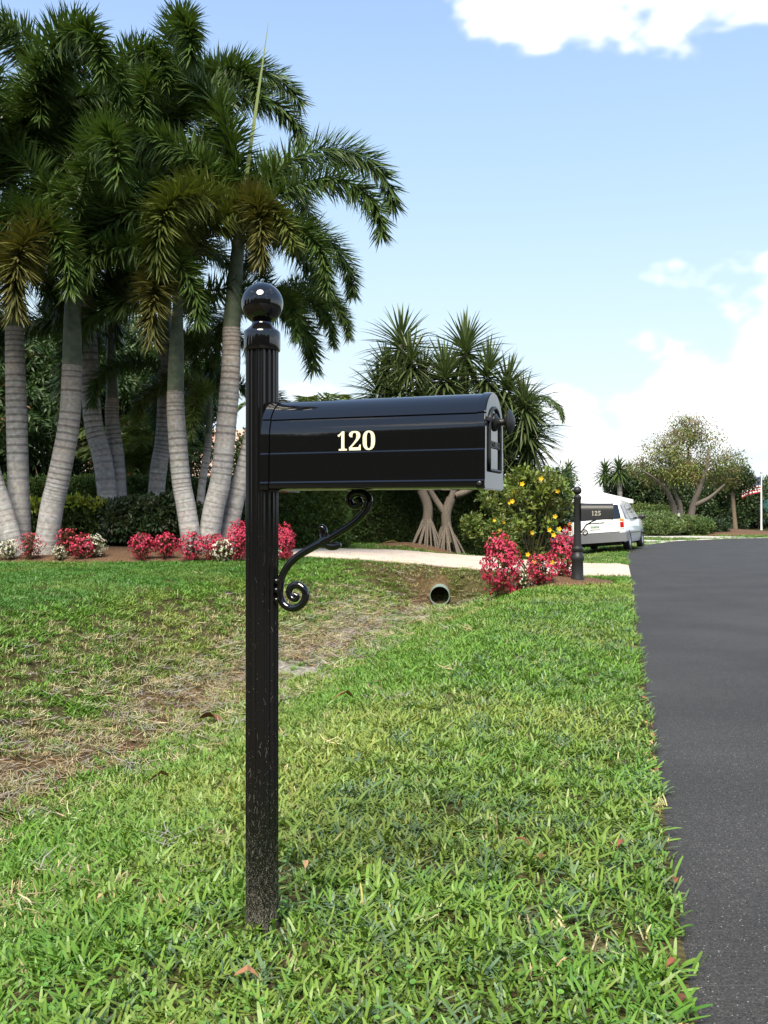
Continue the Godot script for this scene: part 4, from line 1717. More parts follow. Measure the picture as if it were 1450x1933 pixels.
func car_section(z, ytop, ybot, pinch):
	# half outline from the sill to the roof's middle
	var belt = minf(1.0, ytop - 0.04)
	var k = clampf((ytop - 1.0) / 0.7, 0.0, 1.0)
	var w = 0.955 * pinch
	var roof = lerpf(0.90, 0.70, k) * pinch
	return [Vector3(w * 0.93, ybot, z), Vector3(w * 0.985, ybot + (belt - ybot) * 0.22, z), Vector3(w, ybot + (belt - ybot) * 0.55, z), Vector3(w * 0.985, belt, z), Vector3(lerpf(w * 0.985, roof, 0.5) + 0.012 * k, lerpf(belt, ytop, 0.5), z), Vector3(roof, ytop - 0.055 * k, z), Vector3(roof * 0.86, ytop - 0.012, z), Vector3(roof * 0.45, ytop + 0.012, z), Vector3(0, ytop + 0.018, z)]


func make_van(label, at: Vector3, heading, roll):
	var o = thing("minivan", label, "minivan", at)
	o.rotation = Vector3(0, deg_to_rad(-heading), 0)
	var tilt = Basis(Vector3(0, 0, 1), deg_to_rad(roll))
	o.basis = o.basis * tilt
	var secs = [car_section(2.50, 0.99, 0.46, 0.955), car_section(2.47, 1.05, 0.32, 0.985), car_section(2.36, 1.24, 0.28, 1.0), car_section(2.22, 1.47, 0.26, 1.0), car_section(2.10, 1.62, 0.26, 1.0), car_section(1.95, 1.68, 0.26, 1.0), car_section(1.2, 1.715, 0.25, 1.0), car_section(0.2, 1.72, 0.25, 1.0), car_section(-0.45, 1.68, 0.25, 1.0), car_section(-0.95, 1.45, 0.25, 1.0), car_section(-1.55, 1.08, 0.25, 0.99), car_section(-2.1, 0.98, 0.26, 0.96), car_section(-2.4, 0.85, 0.28, 0.90), car_section(-2.52, 0.70, 0.34, 0.82)]
	var st = begin()
	for i in secs.size() - 1:
		for k in 8:
			for s in [1.0, -1.0]:
				var m = Vector3(s, 1, 1)
				quad(st, secs[i][k] * m, secs[i + 1][k] * m, secs[i + 1][k + 1] * m, secs[i][k + 1] * m, Vector3(s * (9 - k), k * 1.1, 0.2 if i < 5 else (-0.2 if i > 8 else 0.0)).normalized())
	for e in [0, secs.size() - 1]:
		for k in 8:
			quad(st, secs[e][k], secs[e][k + 1], secs[e][k + 1] * Vector3(-1, 1, 1), secs[e][k] * Vector3(-1, 1, 1), Vector3(0, 0, 1 if e == 0 else -1))
	st.index()
	st.generate_normals()
	part("body", st.commit(), "white_car_paint", o)
	st = begin()
	box(st, Vector3(0, 0.25, 0), Vector3(1.5, 0.14, 4.4), Basis.IDENTITY, 0.03)
	part("underbody", st.commit(), "dark_plastic", o)
	# grey bumper wrapping round the tail
	var bp := PackedVector2Array()
	for k in 15:
		var t = lerpf(-1.0, 1.0, k / 14.0)
		bp.append(Vector2(t * 0.985, 2.60 - 0.10 * pow(absf(t), 5.0) - 0.03 * t * t))
	for q in [[0.985, 1.75], [0.90, 1.75], [0.90, 2.2], [-0.90, 2.2], [-0.90, 1.75], [-0.985, 1.75]]:
		bp.append(Vector2(q[0], q[1]))
	st = begin()
	extrude(st, bp, Vector3(0, 0.30, 0), Vector3(1, 0, 0), Vector3(0, 0, 1), Vector3(0, 0.30, 0))
	part("rear_bumper", st.commit(), "grey_plastic", o)
	# tailgate glass on the sloping tail
	st = begin()
	var dz = 0.012
	quad(st, Vector3(-0.86, 1.07, 2.470 + dz), Vector3(0.86, 1.07, 2.470 + dz), Vector3(0.735, 1.54, 2.184 + dz), Vector3(-0.735, 1.54, 2.184 + dz), Vector3(0, 0.52, 0.85))
	part("rear_window", st.commit(), "car_glass", o)
	st = begin()
	# seams of the tailgate and its handle recess
	box(st, Vector3(0, 0.632, 2.512), Vector3(1.56, 0.012, 0.03))
	box(st, Vector3(0, 0.962, 2.507), Vector3(0.62, 0.022, 0.02), Basis.IDENTITY, 0.004)
	for s in [-1.0, 1.0]:
		box(st, Vector3(s * 0.785, 0.85, 2.500), Vector3(0.008, 0.42, 0.02))
	part("tailgate_trim", st.commit(), "dark_plastic", o)
	st = begin()
	tube(st, [Vector3(0.05, 1.085, 2.48), Vector3(0.35, 1.13, 2.455), Vector3(0.52, 1.155, 2.44)], [0.012, 0.008, 0.006], 6)
	part("wiper", st.commit(), "dark_plastic", o)
	st = begin()
	box(st, Vector3(-0.02, 0.825, 2.510), Vector3(0.34, 0.165, 0.012), Basis.IDENTITY, 0.003)
	var pl = part("licence_plate", st.commit(), "plate", o)
	st = begin()
	for k in 6:
		box(st, Vector3(-0.13 + k * 0.045, 0.83, 2.5175), Vector3(0.026, 0.06, 0.002))
	part("plate_characters", st.commit(), "plate_ink", pl)
	# lamps
	for s in [-1.0, 1.0]:
		st = begin()
		box(st, Vector3(s * 0.868, 0.855, 2.47), Vector3(0.13, 0.20, 0.09), Basis.IDENTITY, 0.02)
		var lamp = part("tail_lamp", st.commit(), "red_lens", o)
		st = begin()
		box(st, Vector3(s * 0.868, 1.005, 2.462), Vector3(0.13, 0.095, 0.09), Basis.IDENTITY, 0.02)
		part("turn_lens", st.commit(), "amber_lens", lamp)
		st = begin()
		box(st, Vector3(s * 0.868, 0.727, 2.47), Vector3(0.13, 0.05, 0.09), Basis.IDENTITY, 0.015)
		part("reversing_lens", st.commit(), "lamp_glass", lamp)
	# side glass
	for s in [-1.0, 1.0]:
		for w in [[2.02, 1.25], [1.18, 0.18], [0.10, -0.62]]:
			st = begin()
			var ztop = [w[0] - 0.14, w[1] + 0.02] if w[0] > 2.0 else ([w[0], w[1]] if w[0] > 1.0 else [w[0], w[1] + 0.30])
			var lo = 0.952
			var hi = 0.768
			quad(st, Vector3(s * lo, 1.05, w[0]), Vector3(s * lo, 1.05, w[1]), Vector3(s * hi, 1.58, ztop[1]), Vector3(s * hi, 1.58, ztop[0]), Vector3(s * 0.94, 0.33, 0))
			part("side_window", st.commit(), "car_glass", o)
		st = begin()
		box(st, Vector3(s * 0.965, 0.58, -0.1), Vector3(0.03, 0.06, 3.1), Basis.IDENTITY, 0.01)
		part("side_moulding", st.commit(), "grey_plastic", o)
		st = begin()
		ball(st, Vector3(s * 1.09, 1.10, -0.75), Vector3(0.13, 0.085, 0.07), 10, 14)
		box(st, Vector3(s * 0.97, 1.06, -0.74), Vector3(0.12, 0.05, 0.06), Basis.IDENTITY, 0.01)
		part("door_mirror", st.commit(), "dark_plastic", o)
		for zz in [1.55, -1.50]:
			st = begin()
			var wb = Basis(Vector3(0, 1, 0), Vector3(s, 0, 0), Vector3(0, 0, 1))
			lathe(st, [[0.20, 0.0], [0.315, 0.0], [0.335, 0.02], [0.335, 0.19], [0.32, 0.21], [0.215, 0.212], [0.205, 0.20]], 28, Vector3(s * 0.745, 0.335, zz), wb)
			var ty = part("wheel", st.commit(), "tyre", o)
			st = begin()
			lathe(st, [[0.0, 0.185], [0.06, 0.185], [0.07, 0.17], [0.15, 0.165], [0.19, 0.19], [0.214, 0.205], [0.208, 0.10]], 28, Vector3(s * 0.745, 0.335, zz), wb)
			part("rim", st.commit(), "rim_metal", ty)
	# windscreen
	st = begin()
	quad(st, Vector3(-0.84, 1.14, -1.475), Vector3(0.84, 1.14, -1.475), Vector3(0.70, 1.60, -0.64), Vector3(-0.70, 1.60, -0.64), Vector3(0, 0.87, -0.5))
	part("windscreen", st.commit(), "car_glass", o)
	return o


func build_cars():
	var h = func(x, z): return land(x, z)
	var x = 8.10
	var z = 35.2
	make_van("white minivan parked on the grass beside the road, tail towards the drive", Vector3(x, h.call(x, z) + 0.02, -z), 22.5, 4.5)
	x = 6.45
	z = 41.5
	make_van("white van standing on the apron beyond the one on the grass", Vector3(x, h.call(x, z) + 0.02, -z), 4.0, 0.0)


# ---------------------------------------------------------------- culvert, houses, flag

func build_culvert():
	var z = 15.88
	var x = spot(830, z)
	var y = rise(1125, z)
	var o = thing("culvert_pipe", "dark green drainage pipe opening under the driveway at the swale's end", "pipe", Vector3(x, y, -z))
	o.rotation.y = -atan2(SA, CA) * 0.3
	var st = begin()
	lathe(st, [[0.150, 1.6], [0.150, 0.0], [0.152, -0.003], [0.161, -0.003], [0.163, 0.0], [0.163, 1.6]], 40, Vector3.ZERO, Basis(Vector3(1, 0, 0), Vector3(0, 0, -1), Vector3(0, 1, 0)))
	part("pipe_wall", st.commit(), "pipe_green", o)
	st = begin()
	lathe(st, [[0.0, 1.59], [0.15, 1.59]], 24, Vector3.ZERO, Basis(Vector3(1, 0, 0), Vector3(0, 0, -1), Vector3(0, 1, 0)))
	part("pipe_end", st.commit(), "pipe_dark", o)


func build_houses():
	# the tiled roof behind the palms
	var o = thing("house", "house with a pinkish tiled roof glimpsed between the palm trunks", "house", Vector3(-9.0, 0.1, -44.0))
	var st = begin()
	box(st, Vector3(0, 1.25, -3), Vector3(12, 2.5, 6))
	part("wall", st.commit(), "white_wall", o)
	st = begin()
	var eave = 2.45
	var ridge = 5.0
	quad(st, Vector3(-6.6, eave, 0.6), Vector3(6.6, eave, 0.6), Vector3(4.6, ridge, -3), Vector3(-4.6, ridge, -3))
	quad(st, Vector3(-6.6, eave, -6.6), Vector3(6.6, eave, -6.6), Vector3(4.6, ridge, -3), Vector3(-4.6, ridge, -3))
	quad(st, Vector3(-6.6, eave, 0.6), Vector3(-6.6, eave, -6.6), Vector3(-4.6, ridge, -3), Vector3(-4.6, ridge, -3.01))
	quad(st, Vector3(6.6, eave, 0.6), Vector3(6.6, eave, -6.6), Vector3(4.6, ridge, -3), Vector3(4.6, ridge, -3.01))
	quad(st, Vector3(-6.6, eave - 0.02, 0.6), Vector3(6.6, eave - 0.02, 0.6), Vector3(6.6, eave - 0.02, -6.6), Vector3(-6.6, eave - 0.02, -6.6), Vector3.DOWN)
	var roof = part("roof", st.commit(), "tile_roof", o)
	var tm = begin()
	var tp := PackedVector2Array()
	for k in 7:
		var p = PI * k / 6.0
		tp.append(Vector2(cos(p) * 0.12, sin(p) * 0.055))
	extrude(tm, tp, Vector3.ZERO, Vector3(1, 0, 0), Vector3(0, 1, 0), Vector3(0, 0, 0.36))
	var tile = tm.commit()
	var where = []
	var slope = atan2(ridge - eave, 3.6)
	var len_ = Vector2(3.6, ridge - eave).length()
	for r in int(len_ / 0.34):
		var d = r * 0.34
		var wide = lerpf(6.6, 4.6, d / len_)
		for c in int(wide * 2.0 / 0.26):
			where.append(Transform3D(Basis(Vector3.RIGHT, slope), Vector3(-wide + 0.13 + c * 0.26, eave + d * sin(slope) + 0.012, 0.6 - d * cos(slope) - 0.34)))
	for i in where.size():
		where[i].origin += Vector3(0, 0.34 * sin(slope), 0)
	many("roof_tiles", tile, "tile_roof", where, null, roof)
	# white house beyond the parked vans
	o = thing("house", "low white house with a pale roof and deep eaves behind the parked vans", "house", Vector3(12.4, -0.25, -62.0))
	st = begin()
	box(st, Vector3(-4.5, 1.2, -4.0), Vector3(14.0, 2.4, 8.0))
	part("wall", st.commit(), "white_wall", o)
	st = begin()
	var e2 = 2.22
	var rg = 3.4
	quad(st, Vector3(-12.5, e2, 1.2), Vector3(3.0, e2, 1.2), Vector3(-0.4, rg, -4), Vector3(-9.0, rg, -4))
	quad(st, Vector3(-12.5, e2, -9.2), Vector3(3.0, e2, -9.2), Vector3(-0.4, rg, -4), Vector3(-9.0, rg, -4))
	quad(st, Vector3(3.0, e2, 1.2), Vector3(3.0, e2, -9.2), Vector3(-0.4, rg, -4), Vector3(-0.4, rg, -4.01))
	quad(st, Vector3(-12.5, e2, 1.2), Vector3(-12.5, e2, -9.2), Vector3(-9.0, rg, -4), Vector3(-9.0, rg, -4.01))
	quad(st, Vector3(-12.5, e2 - 0.22, 1.2), Vector3(3.0, e2 - 0.22, 1.2), Vector3(3.0, e2 - 0.22, -9.2), Vector3(-12.5, e2 - 0.22, -9.2), Vector3.DOWN)
	var rf = part("roof", st.commit(), "white_roof", o)
	st = begin()
	box(st, Vector3(-4.75, e2 - 0.11, 1.21), Vector3(15.5, 0.22, 0.03))
	box(st, Vector3(3.01, e2 - 0.11, -4.0), Vector3(0.03, 0.22, 10.3))
	part("fascia", st.commit(), "white_wall", rf)
	for w in [-9.5, -6.8, -2.6, 0.6]:
		st = begin()
		box(st, Vector3(w, 1.25, 0.02), Vector3(1.3, 1.1, 0.06))
		var win = part("window", st.commit(), "white_roof", o)
		for e in [-0.3, 0.3]:
			st = begin()
			box(st, Vector3(w + e, 1.25, 0.055), Vector3(0.52, 0.96, 0.02))
			part("pane", st.commit(), "house_window", win)
	st = begin()
	box(st, Vector3(-4.6, 1.0, 0.03), Vector3(1.0, 2.0, 0.08))
	part("door", st.commit(), "white_wall", o)


func build_flag():
	var z = 80.0
	var x = spot(1437, z)
	var g = land(x, z)
	var o = thing("flagpole", "white flagpole standing on the far lawn", "flagpole", Vector3(x, g, -z))
	var st = begin()
	lathe(st, [[0.09, -0.1], [0.075, 0.5], [0.055, 4.6], [0.0, 4.62]], 12)
	part("pole", st.commit(), "pole_white", o)
	st = begin()
	ball(st, Vector3(0, 4.68, 0), Vector3.ONE * 0.09, 8, 12)
	part("finial", st.commit(), "rim_metal", o)
	var fl = thing("flag", "red, white and blue striped flag flying from the white flagpole", "flag", Vector3(x - 0.07, g, -z))
	var wave = func(u, v):
		var dx = -u * 1.55
		return Vector3(dx, 3.05 + v * 1.0 - u * u * 0.35 - u * 0.12 * (1.0 - v), 0.16 * sin(u * 7.0 + v))
	var top = 1.28
	for s in 13:
		st = begin()
		var v0 = top - (s + 1) * top / 13.0
		var v1 = top - s * top / 13.0
		var u0 = 0.42 if s < 7 else 0.0
		for k in 16:
			var a = lerpf(u0, 1.0, k / 16.0)
			var b = lerpf(u0, 1.0, (k + 1) / 16.0)
			quad(st, wave.call(a, v0), wave.call(b, v0), wave.call(b, v1), wave.call(a, v1))
		part("stripe", st.commit(), "flag_red" if s % 2 == 0 else "flag_white", fl)
	st = begin()
	for k in 8:
		var a = lerpf(0.0, 0.42, k / 8.0)
		var b = lerpf(0.0, 0.42, (k + 1) / 8.0)
		quad(st, wave.call(a, top * 6.0 / 13.0), wave.call(b, top * 6.0 / 13.0), wave.call(b, top), wave.call(a, top))
	var canton = part("canton", st.commit(), "flag_blue", fl)
	st = begin()
	for r in 9:
		for c in (6 if r % 2 == 0 else 5):
			var p = wave.call(0.04 + c * 0.066 + (0.033 if r % 2 else 0.0), top * 6.0 / 13.0 + 0.05 + r * 0.074)
			for k in 5:
				var a1 = TAU * k / 5.0
				var a2 = TAU * (k + 2) / 5.0
				tri(st, p + Vector3(0, 0, 0.012), p + Vector3(sin(a1), cos(a1), 0) * 0.03 + Vector3(0, 0, 0.012), p + Vector3(sin(a2), cos(a2), 0) * 0.03 + Vector3(0, 0, 0.012), Vector3(0, 0, 1), Vector3(0, 0, 1), Vector3(0, 0, 1))
	part("stars", st.commit(), "flag_white", canton)
	# the dark green windscreen of a court behind it
	var f = thing("court_fence", "teal windscreen fence on posts behind the flagpole", "fence", Vector3(spot(1452, 88.0), land(38.0, 88.0), -88.0))
	st = begin()
	box(st, Vector3(2.6, 1.55, 0), Vector3(7.0, 2.1, 0.04))
	part("screen", st.commit(), "teal_screen", f)
	for k in 4:
		st = begin()
		box(st, Vector3(-0.95 + k * 2.36, 1.35, -0.08), Vector3(0.08, 2.7, 0.08))
		part("fence_post", st.commit(), "satin_black", f)


func build_far_right():
	var rng := RandomNumberGenerator.new()
	rng.seed = 101
	clump("fan", 58, 40, 0.55, 0.75, 0.05, [Color(1, 1, 1), Color(0.8, 0.9, 0.8), Color(1.3, 1.2, 0.9)])
	# the spreading tree with several bare limbs
	var z = 61.0
	var x = spot(1293, z)
	var g = land(x, z)
	var at = func(px, py, dz = 0.0): return Vector3(spot(px, z), rise(py, z), -z + dz) - Vector3(x, g, -z)
	var forks = [
		[[Vector3(-0.3, -0.1, 0), at.call(1272, 960), at.call(1258, 930, 0.3), at.call(1235, 890, 0.5)], 0.26, 0.08], [[Vector3(-0.2, 0, 0), at.call(1284, 955), at.call(1280, 935, -0.4), at.call(1270, 890, -0.7)], 0.2, 0.07],
		[[Vector3(0.2, -0.1, 0), at.call(1308, 955), at.call(1318, 925, 0.2), at.call(1330, 880, 0.4), at.call(1338, 845)], 0.26, 0.07], [[at.call(1308, 955), at.call(1335, 940, 0.4), at.call(1360, 915, 0.8)], 0.17, 0.06],
		[[at.call(1318, 925, 0.2), at.call(1305, 880, -0.3), at.call(1300, 840)], 0.13, 0.05], [[at.call(1258, 930, 0.3), at.call(1230, 905, 0.8), at.call(1205, 890, 1.0)], 0.12, 0.04]]
	var lobes = []
	for p in [[1225, 880, 1.5], [1250, 850, 1.5], [1290, 830, 1.6], [1330, 840, 1.6], [1365, 880, 1.5], [1300, 880, 1.8], [1260, 890, 1.6], [1340, 890, 1.7], [1310, 815, 1.2], [1275, 870, 1.5], [1240, 905, 1.1], [1370, 905, 1.1]]:
		lobes.append([at.call(p[0] + rng.randf_range(-10, 10), p[1] + rng.randf_range(-8, 8), rng.randf_range(-1.4, 1.4)), Vector3(p[2], p[2] * 0.7, p[2]) * rng.randf_range(0.65, 1.1)])
	var o = broad_tree("spreading_tree", "spreading thin-leaved tree with pale forked limbs on the far island bed", "tree", Vector3(x, g, -z), forks, Color(0.26, 0.23, 0.20), lobes, clump_meshes["fine"], 4.4, Color(0.16, 0.185, 0.05), 0.45, 102, "", 1.4, 0.15)
	var where = []
	for k in 260:
		var lb = lobes[rng.randi_range(0, lobes.size() - 1)]
		where.append(Transform3D(loose_turn(rng, rng.randf_range(0.7, 1.1)), lb[0] + dir_of(rng.randf() * TAU, rng.randf_range(-0.8, 1.3)) * lb[1] * rng.randf_range(0.4, 1.25)))
	many("turning_leaves", clump_meshes["fine"], "leaf", where, tints_for(rng, where, Color(0.22, 0.13, 0.075), 0.3), o)
	# twigs standing out above the crown
	var L := Leaves.new()
	for k in 160:
		var lb = lobes[rng.randi_range(0, lobes.size() - 1)]
		var d = dir_of(rng.randf() * TAU, rng.randf_range(0.2, 1.5))
		L.stick(lb[0], lb[0] + d * lb[1] * rng.randf_range(1.1, 1.6), 0.02, 0.006, Color(0.16, 0.13, 0.11))
	part("twigs", L.mesh(), "leaf", o)
	# clipped shrubs on that bed
	var shrubs = [[1232, 57.5, 1.5, 1.0, "broad clipped shrub with pale flecks at the van side of the island bed", Color(0.13, 0.18, 0.06)], [1268, 58.5, 1.2, 0.85, "rounded clipped shrub in the middle of the island bed", Color(0.12, 0.16, 0.055)], [1305, 59.0, 1.1, 0.75, "low clipped shrub beside the far lamp post", Color(0.11, 0.165, 0.045)], [1340, 60.0, 0.95, 0.6, "small dark shrub at the outer end of the island bed", Color(0.03, 0.055, 0.02)], [1222, 66.0, 2.0, 1.45, "yellow-green shrub behind the island bed's clipped shrubs", Color(0.12, 0.16, 0.03)]]
	clump("hedge_far", 59, 16, 0.2, 0.12, 0.07, [Color(1, 1, 1), Color(0.75, 0.9, 0.8), Color(1.3, 1.2, 0.9)])
	for s in shrubs:
		var sx = spot(s[0], s[1])
		var sg = land(sx, s[1])
		var sh = thing("clipped_shrub", s[4], "shrub", Vector3(sx, sg + 0.22, -s[1]), "shrubs on the far island bed")
		var L2 := Leaves.new()
		for k in 10:
			L2.stick(Vector3.ZERO, dir_of(rng.randf() * TAU, rng.randf_range(0.6, 1.4)) * s[3], 0.03, 0.012, Color(0.1, 0.08, 0.05))
		part("stems", L2.mesh(), "leaf", sh)
		var w2 = lobed(rng, [[Vector3(0, s[3] * 0.45, 0), Vector3(s[2], s[3] * 0.72, s[2])], [Vector3(s[2] * 0.5, s[3] * 0.42, 0.2), Vector3(s[2] * 0.6, s[3] * 0.6, s[2] * 0.6)]], 30.0, 1.0, 0.6)
		many("foliage", clump_meshes["hedge_far"], "leaf", w2, tints_for(rng, w2, s[5], 0.3), sh)
	# lamp post in the bed
	var lx = spot(1281, 57.0)
	var lo = thing("lamp_post", "short black lamp post standing among the clipped shrubs", "lamp post", Vector3(lx, land(lx, 57.0) + 0.15, -57.0))
	var st = begin()
	lathe(st, [[0.09, -0.1], [0.08, 0.15], [0.045, 0.25], [0.04, 0.95], [0.07, 1.0], [0.0, 1.0]], 12)
	part("post", st.commit(), "satin_black", lo)
	st = begin()
	lathe(st, [[0.07, 1.0], [0.11, 1.22], [0.0, 1.22]], 6)
	var gl = part("lantern", st.commit(), "lamp_glass", lo)
	st = begin()
	lathe(st, [[0.14, 1.22], [0.06, 1.32], [0.0, 1.40]], 6)
	part("lantern_cap", st.commit(), "satin_black", gl)
	# dark trees closing the view, each its own
	var dark = [[1268, 84.0, 5.2, 3.2, "dark tree behind the spreading tree"], [1330, 82.0, 4.8, 3.0, "dark green tree to the right behind the spreading tree's bare limbs"], [1362, 86.0, 5.6, 3.0, "tall dark tree next to the pale upright trunk"], [1398, 90.0, 4.2, 2.8, "rounded dark tree between the pale trunk and the flagpole"], [1452, 96.0, 4.8, 3.2, "green tree behind the teal court fence"], [1195, 80.0, 5.0, 2.8, "dark tree over the white house's eave end"], [1500, 99.0, 5.6, 3.4, "tall green tree at the far end of the court fence"]]
	var n = 0
	for d in dark:
		var dx = spot(d[0], d[1])
		var lb2 = []
		for k in 7:
			lb2.append([Vector3(rng.randf_range(-1, 1) * d[3] * 0.6, d[2] * rng.randf_range(0.15, 0.78), rng.randf_range(-1, 1) * d[3] * 0.4), Vector3(1, 0.8, 1) * rng.randf_range(0.8, 1.2) * d[3] * 0.45])
		broad_tree("far_tree", d[4], "tree", Vector3(dx, land(dx, d[1]), -d[1]), [[[Vector3(0, -0.1, 0), Vector3(0.1, d[2] * 0.35, 0), Vector3(0, d[2] * 0.7, 0)], 0.16, 0.07]], Color(0.15, 0.13, 0.1), lb2, clump_meshes["broad"], 6.0, Color(0.04, 0.065, 0.022) if n != 4 else Color(0.07, 0.11, 0.03), 0.3, 400 + n, "far trees", 1.9)
		n += 1
	# a pale upright trunk
	var tx = spot(1386, 70.0)
	var to = thing("bare_trunk_tree", "slender tree with a pale upright trunk on the far lawn", "tree", Vector3(tx, land(tx, 70.0), -70.0))
	st = begin()
	var cc = Color(0.3, 0.24, 0.18)
	tube(st, [Vector3(0.1, -0.1, 0), Vector3(0.0, 1.2, 0), Vector3(-0.1, 2.6, 0), Vector3(-0.1, 3.8, 0)], [0.19, 0.14, 0.13, 0.08], 10, true, [cc, cc, cc])
	part("trunk", st.commit(), "branch_bark", to)
	var wt = lobed(rng, [[Vector3(-0.2, 4.0, 0), Vector3(1.3, 0.9, 1.3)], [Vector3(0.7, 3.5, 0), Vector3(0.9, 0.6, 0.9)]], 8.0, 1.6, 0.3)
	many("crown", clump_meshes["broad"], "leaf", wt, tints_for(rng, wt, Color(0.045, 0.07, 0.024), 0.3), to)
	# fan palms standing above the white house
	var ros = make_rosette(350, 70, 1.25, 0.10, 0.5)
	for p in [[1074, 76.0, 890, 0.95, "small round-headed fan palm above the white house roof"], [1142, 80.0, 892, 1.15, "fan palm with a shaggy head behind the house's eave"], [1168, 78.0, 888, 1.2, "fan palm with a drooping skirt nearest the spreading tree"], [1188, 82.0, 894, 1.1, "fan palm crowded against the spreading tree's crown"], [1050, 84.0, 905, 0.9, "low fan palm beside the small round-headed one"]]:
		var px = spot(p[0], p[1])
		var pg = land(px, p[1])
		var top = rise(p[2], p[1]) - pg
		var po = thing("fan_palm", p[4], "palm tree", Vector3(px, pg, -p[1]), "fan palms in the distance")
		part("trunk", trunk_mesh([Vector3(0, -0.1, 0), Vector3(0.1, top * 0.5, 0), Vector3(0, top, 0)], 0.2, 0.17, true, 500 + int(p[0])), "palm_bark", po)
		for k in 2:
			var f = part("leaf_head", ros, "frond_green", po)
			f.position = Vector3(0, top + 0.1 - k * 0.35, 0)
			f.rotation = Vector3(0.1 * k, 1.3 * k, 0)
			f.scale = Vector3.ONE * p[3]


# ---------------------------------------------------------------- flowers

func begonia_meshes(sd, r, h, flower: Color, leaf: Color, many_flowers):
	var rng := RandomNumberGenerator.new()
	rng.seed = sd
	var F := Leaves.new()
	var B := Leaves.new()
	for k in 26:
		var d = dir_of(rng.randf() * TAU, rng.randf_range(0.15, 1.5))
		var tip = d * Vector3(r, h, r) * 0.95
		F.stick(Vector3(d.x * 0.05, -0.03, d.z * 0.05), tip, 0.006, 0.003, Color(0.16, 0.09, 0.05))
		for j in 9:
			var p = tip * rng.randf_range(0.25, 1.0) + Vector3(rng.randf_range(-1, 1), rng.randf_range(-0.5, 0.5), rng.randf_range(-1, 1)) * 0.05
			F.leaf(p, dir_of(rng.randf() * TAU, rng.randf_range(-0.4, 0.6)), Vector3.UP, rng.randf_range(0.05, 0.085), rng.randf_range(0.035, 0.055), vary(rng, leaf, 0.3), 0.2)
	for k in many_flowers:
		var d = dir_of(rng.randf() * TAU, asin(rng.randf_range(-0.85, 1.0)))
		var lump = 1.0 + 0.25 * soil_noise.get_noise_3d(d.x * 2.0 + sd, d.y * 2.0, d.z * 2.0)
		var at = Vector3(0, h * 0.50, 0) + d * Vector3(r, h * 0.52, r) * rng.randf_range(0.72, 1.02) * lump
		var c = vary(rng, flower, 0.28)
		for j in 3:
			var a2 = at + Vector3(rng.randf_range(-1, 1), rng.randf_range(-1, 0.6), rng.randf_range(-1, 1)) * 0.025
			var nn = (d + dir_of(rng.randf() * TAU, rng.randf_range(-1, 1)) * 0.7).normalized()
			var s1 = nn.cross(Vector3.UP).normalized()
			for q in 4:
				var dd = s1.rotated(nn, q * PI / 2.0)
				B.leaf(a2, (dd + nn * 0.3).normalized(), nn, 0.020 if q % 2 else 0.015, 0.018, c, 0.1)
	return [F.mesh(), B.mesh()]


func build_begonias():
	var green = Color(0.07, 0.095, 0.028)
	var reddish = Color(0.13, 0.055, 0.03)
	var pink = Color(0.53, 0.045, 0.105)
	var white = Color(0.66, 0.64, 0.52)
	var kinds = {}
	for k in 3:
		kinds["pink%d" % k] = begonia_meshes(600 + k, 0.24, 0.50, pink, reddish, 200)
	kinds["dim"] = begonia_meshes(604, 0.26, 0.52, Color(0.42, 0.05, 0.07), reddish, 90)
	kinds["white"] = begonia_meshes(605, 0.24, 0.42, white, green, 110)
	kinds["tall"] = begonia_meshes(606, 0.235, 0.76, pink, Color(0.10, 0.08, 0.03), 470)
	var put = [
		[17, 16.0, "white", 0.85, "small white-flowered begonia at the foot of the leaning palm"], [58, 15.95, "dim", 0.95, "dull red begonia between the first grey palm trunks"], [128, 16.3, "dim", 1.0, "dull red begonia right of the palm with the hanging bronze frond"],
		[112, 15.9, "white", 0.6, "sparse pale begonia on the mulch before the dull red ones"], [156, 15.95, "pink0", 0.9, "pink begonia next to a white one left of the dark shrubs"], [178, 16.15, "white", 0.95, "white begonia tucked beside the pink one left of the dark shrubs"],
		[268, 15.95, "pink1", 0.98, "pink begonia standing apart before the wide dark shrub"], [313, 16.1, "pink2", 0.95, "pink begonia close to the pale leaning palm, right of the wide dark shrub"], [364, 15.95, "pink0", 1.08, "full pink begonia at the foot of the pale leaning palm"],
		[403, 16.1, "pink1", 1.0, "pink begonia between the feet of the last palms"], [424, 15.9, "white", 1.0, "white begonia in front of the last palm trunk"], [448, 16.0, "tall", 0.95, "tall pink begonia against the black post on its palm side"],
		[536, 16.3, "tall", 0.88, "tall pink begonia at the end of the palm bed by the driveway"], [512, 16.2, "white", 0.85, "white begonia mixed in at the driveway end of the palm bed"],
		[946, 14.1, "tall", 1.18, "tall pink begonia at the lawn end of the mailbox bed"], [982, 14.2, "white", 0.75, "small white begonia between the pink ones under the yellow-flowered bush"], [1020, 14.15, "pink2", 0.92, "low pink begonia under the yellow-flowered bush"], [1064, 14.75, "tall", 0.98, "pink begonia close behind the mailbox numbered 125"],
	]
	for p in put:
		var x = spot(p[0], p[1])
		var y = bed_height(x, p[1]) if x < 0.0 else land(x, p[1]) + 0.02
		var o = thing("begonia", p[4], "flower", Vector3(x, y, -p[1]), "begonias in the flower beds", p[0] * 0.37)
		part("foliage", kinds[p[2]][0], "leaf", o)
		part("flowers", kinds[p[2]][1], "petal", o)
		o.scale = Vector3.ONE * p[3] * (0.9 if x < 0.0 else 1.0)


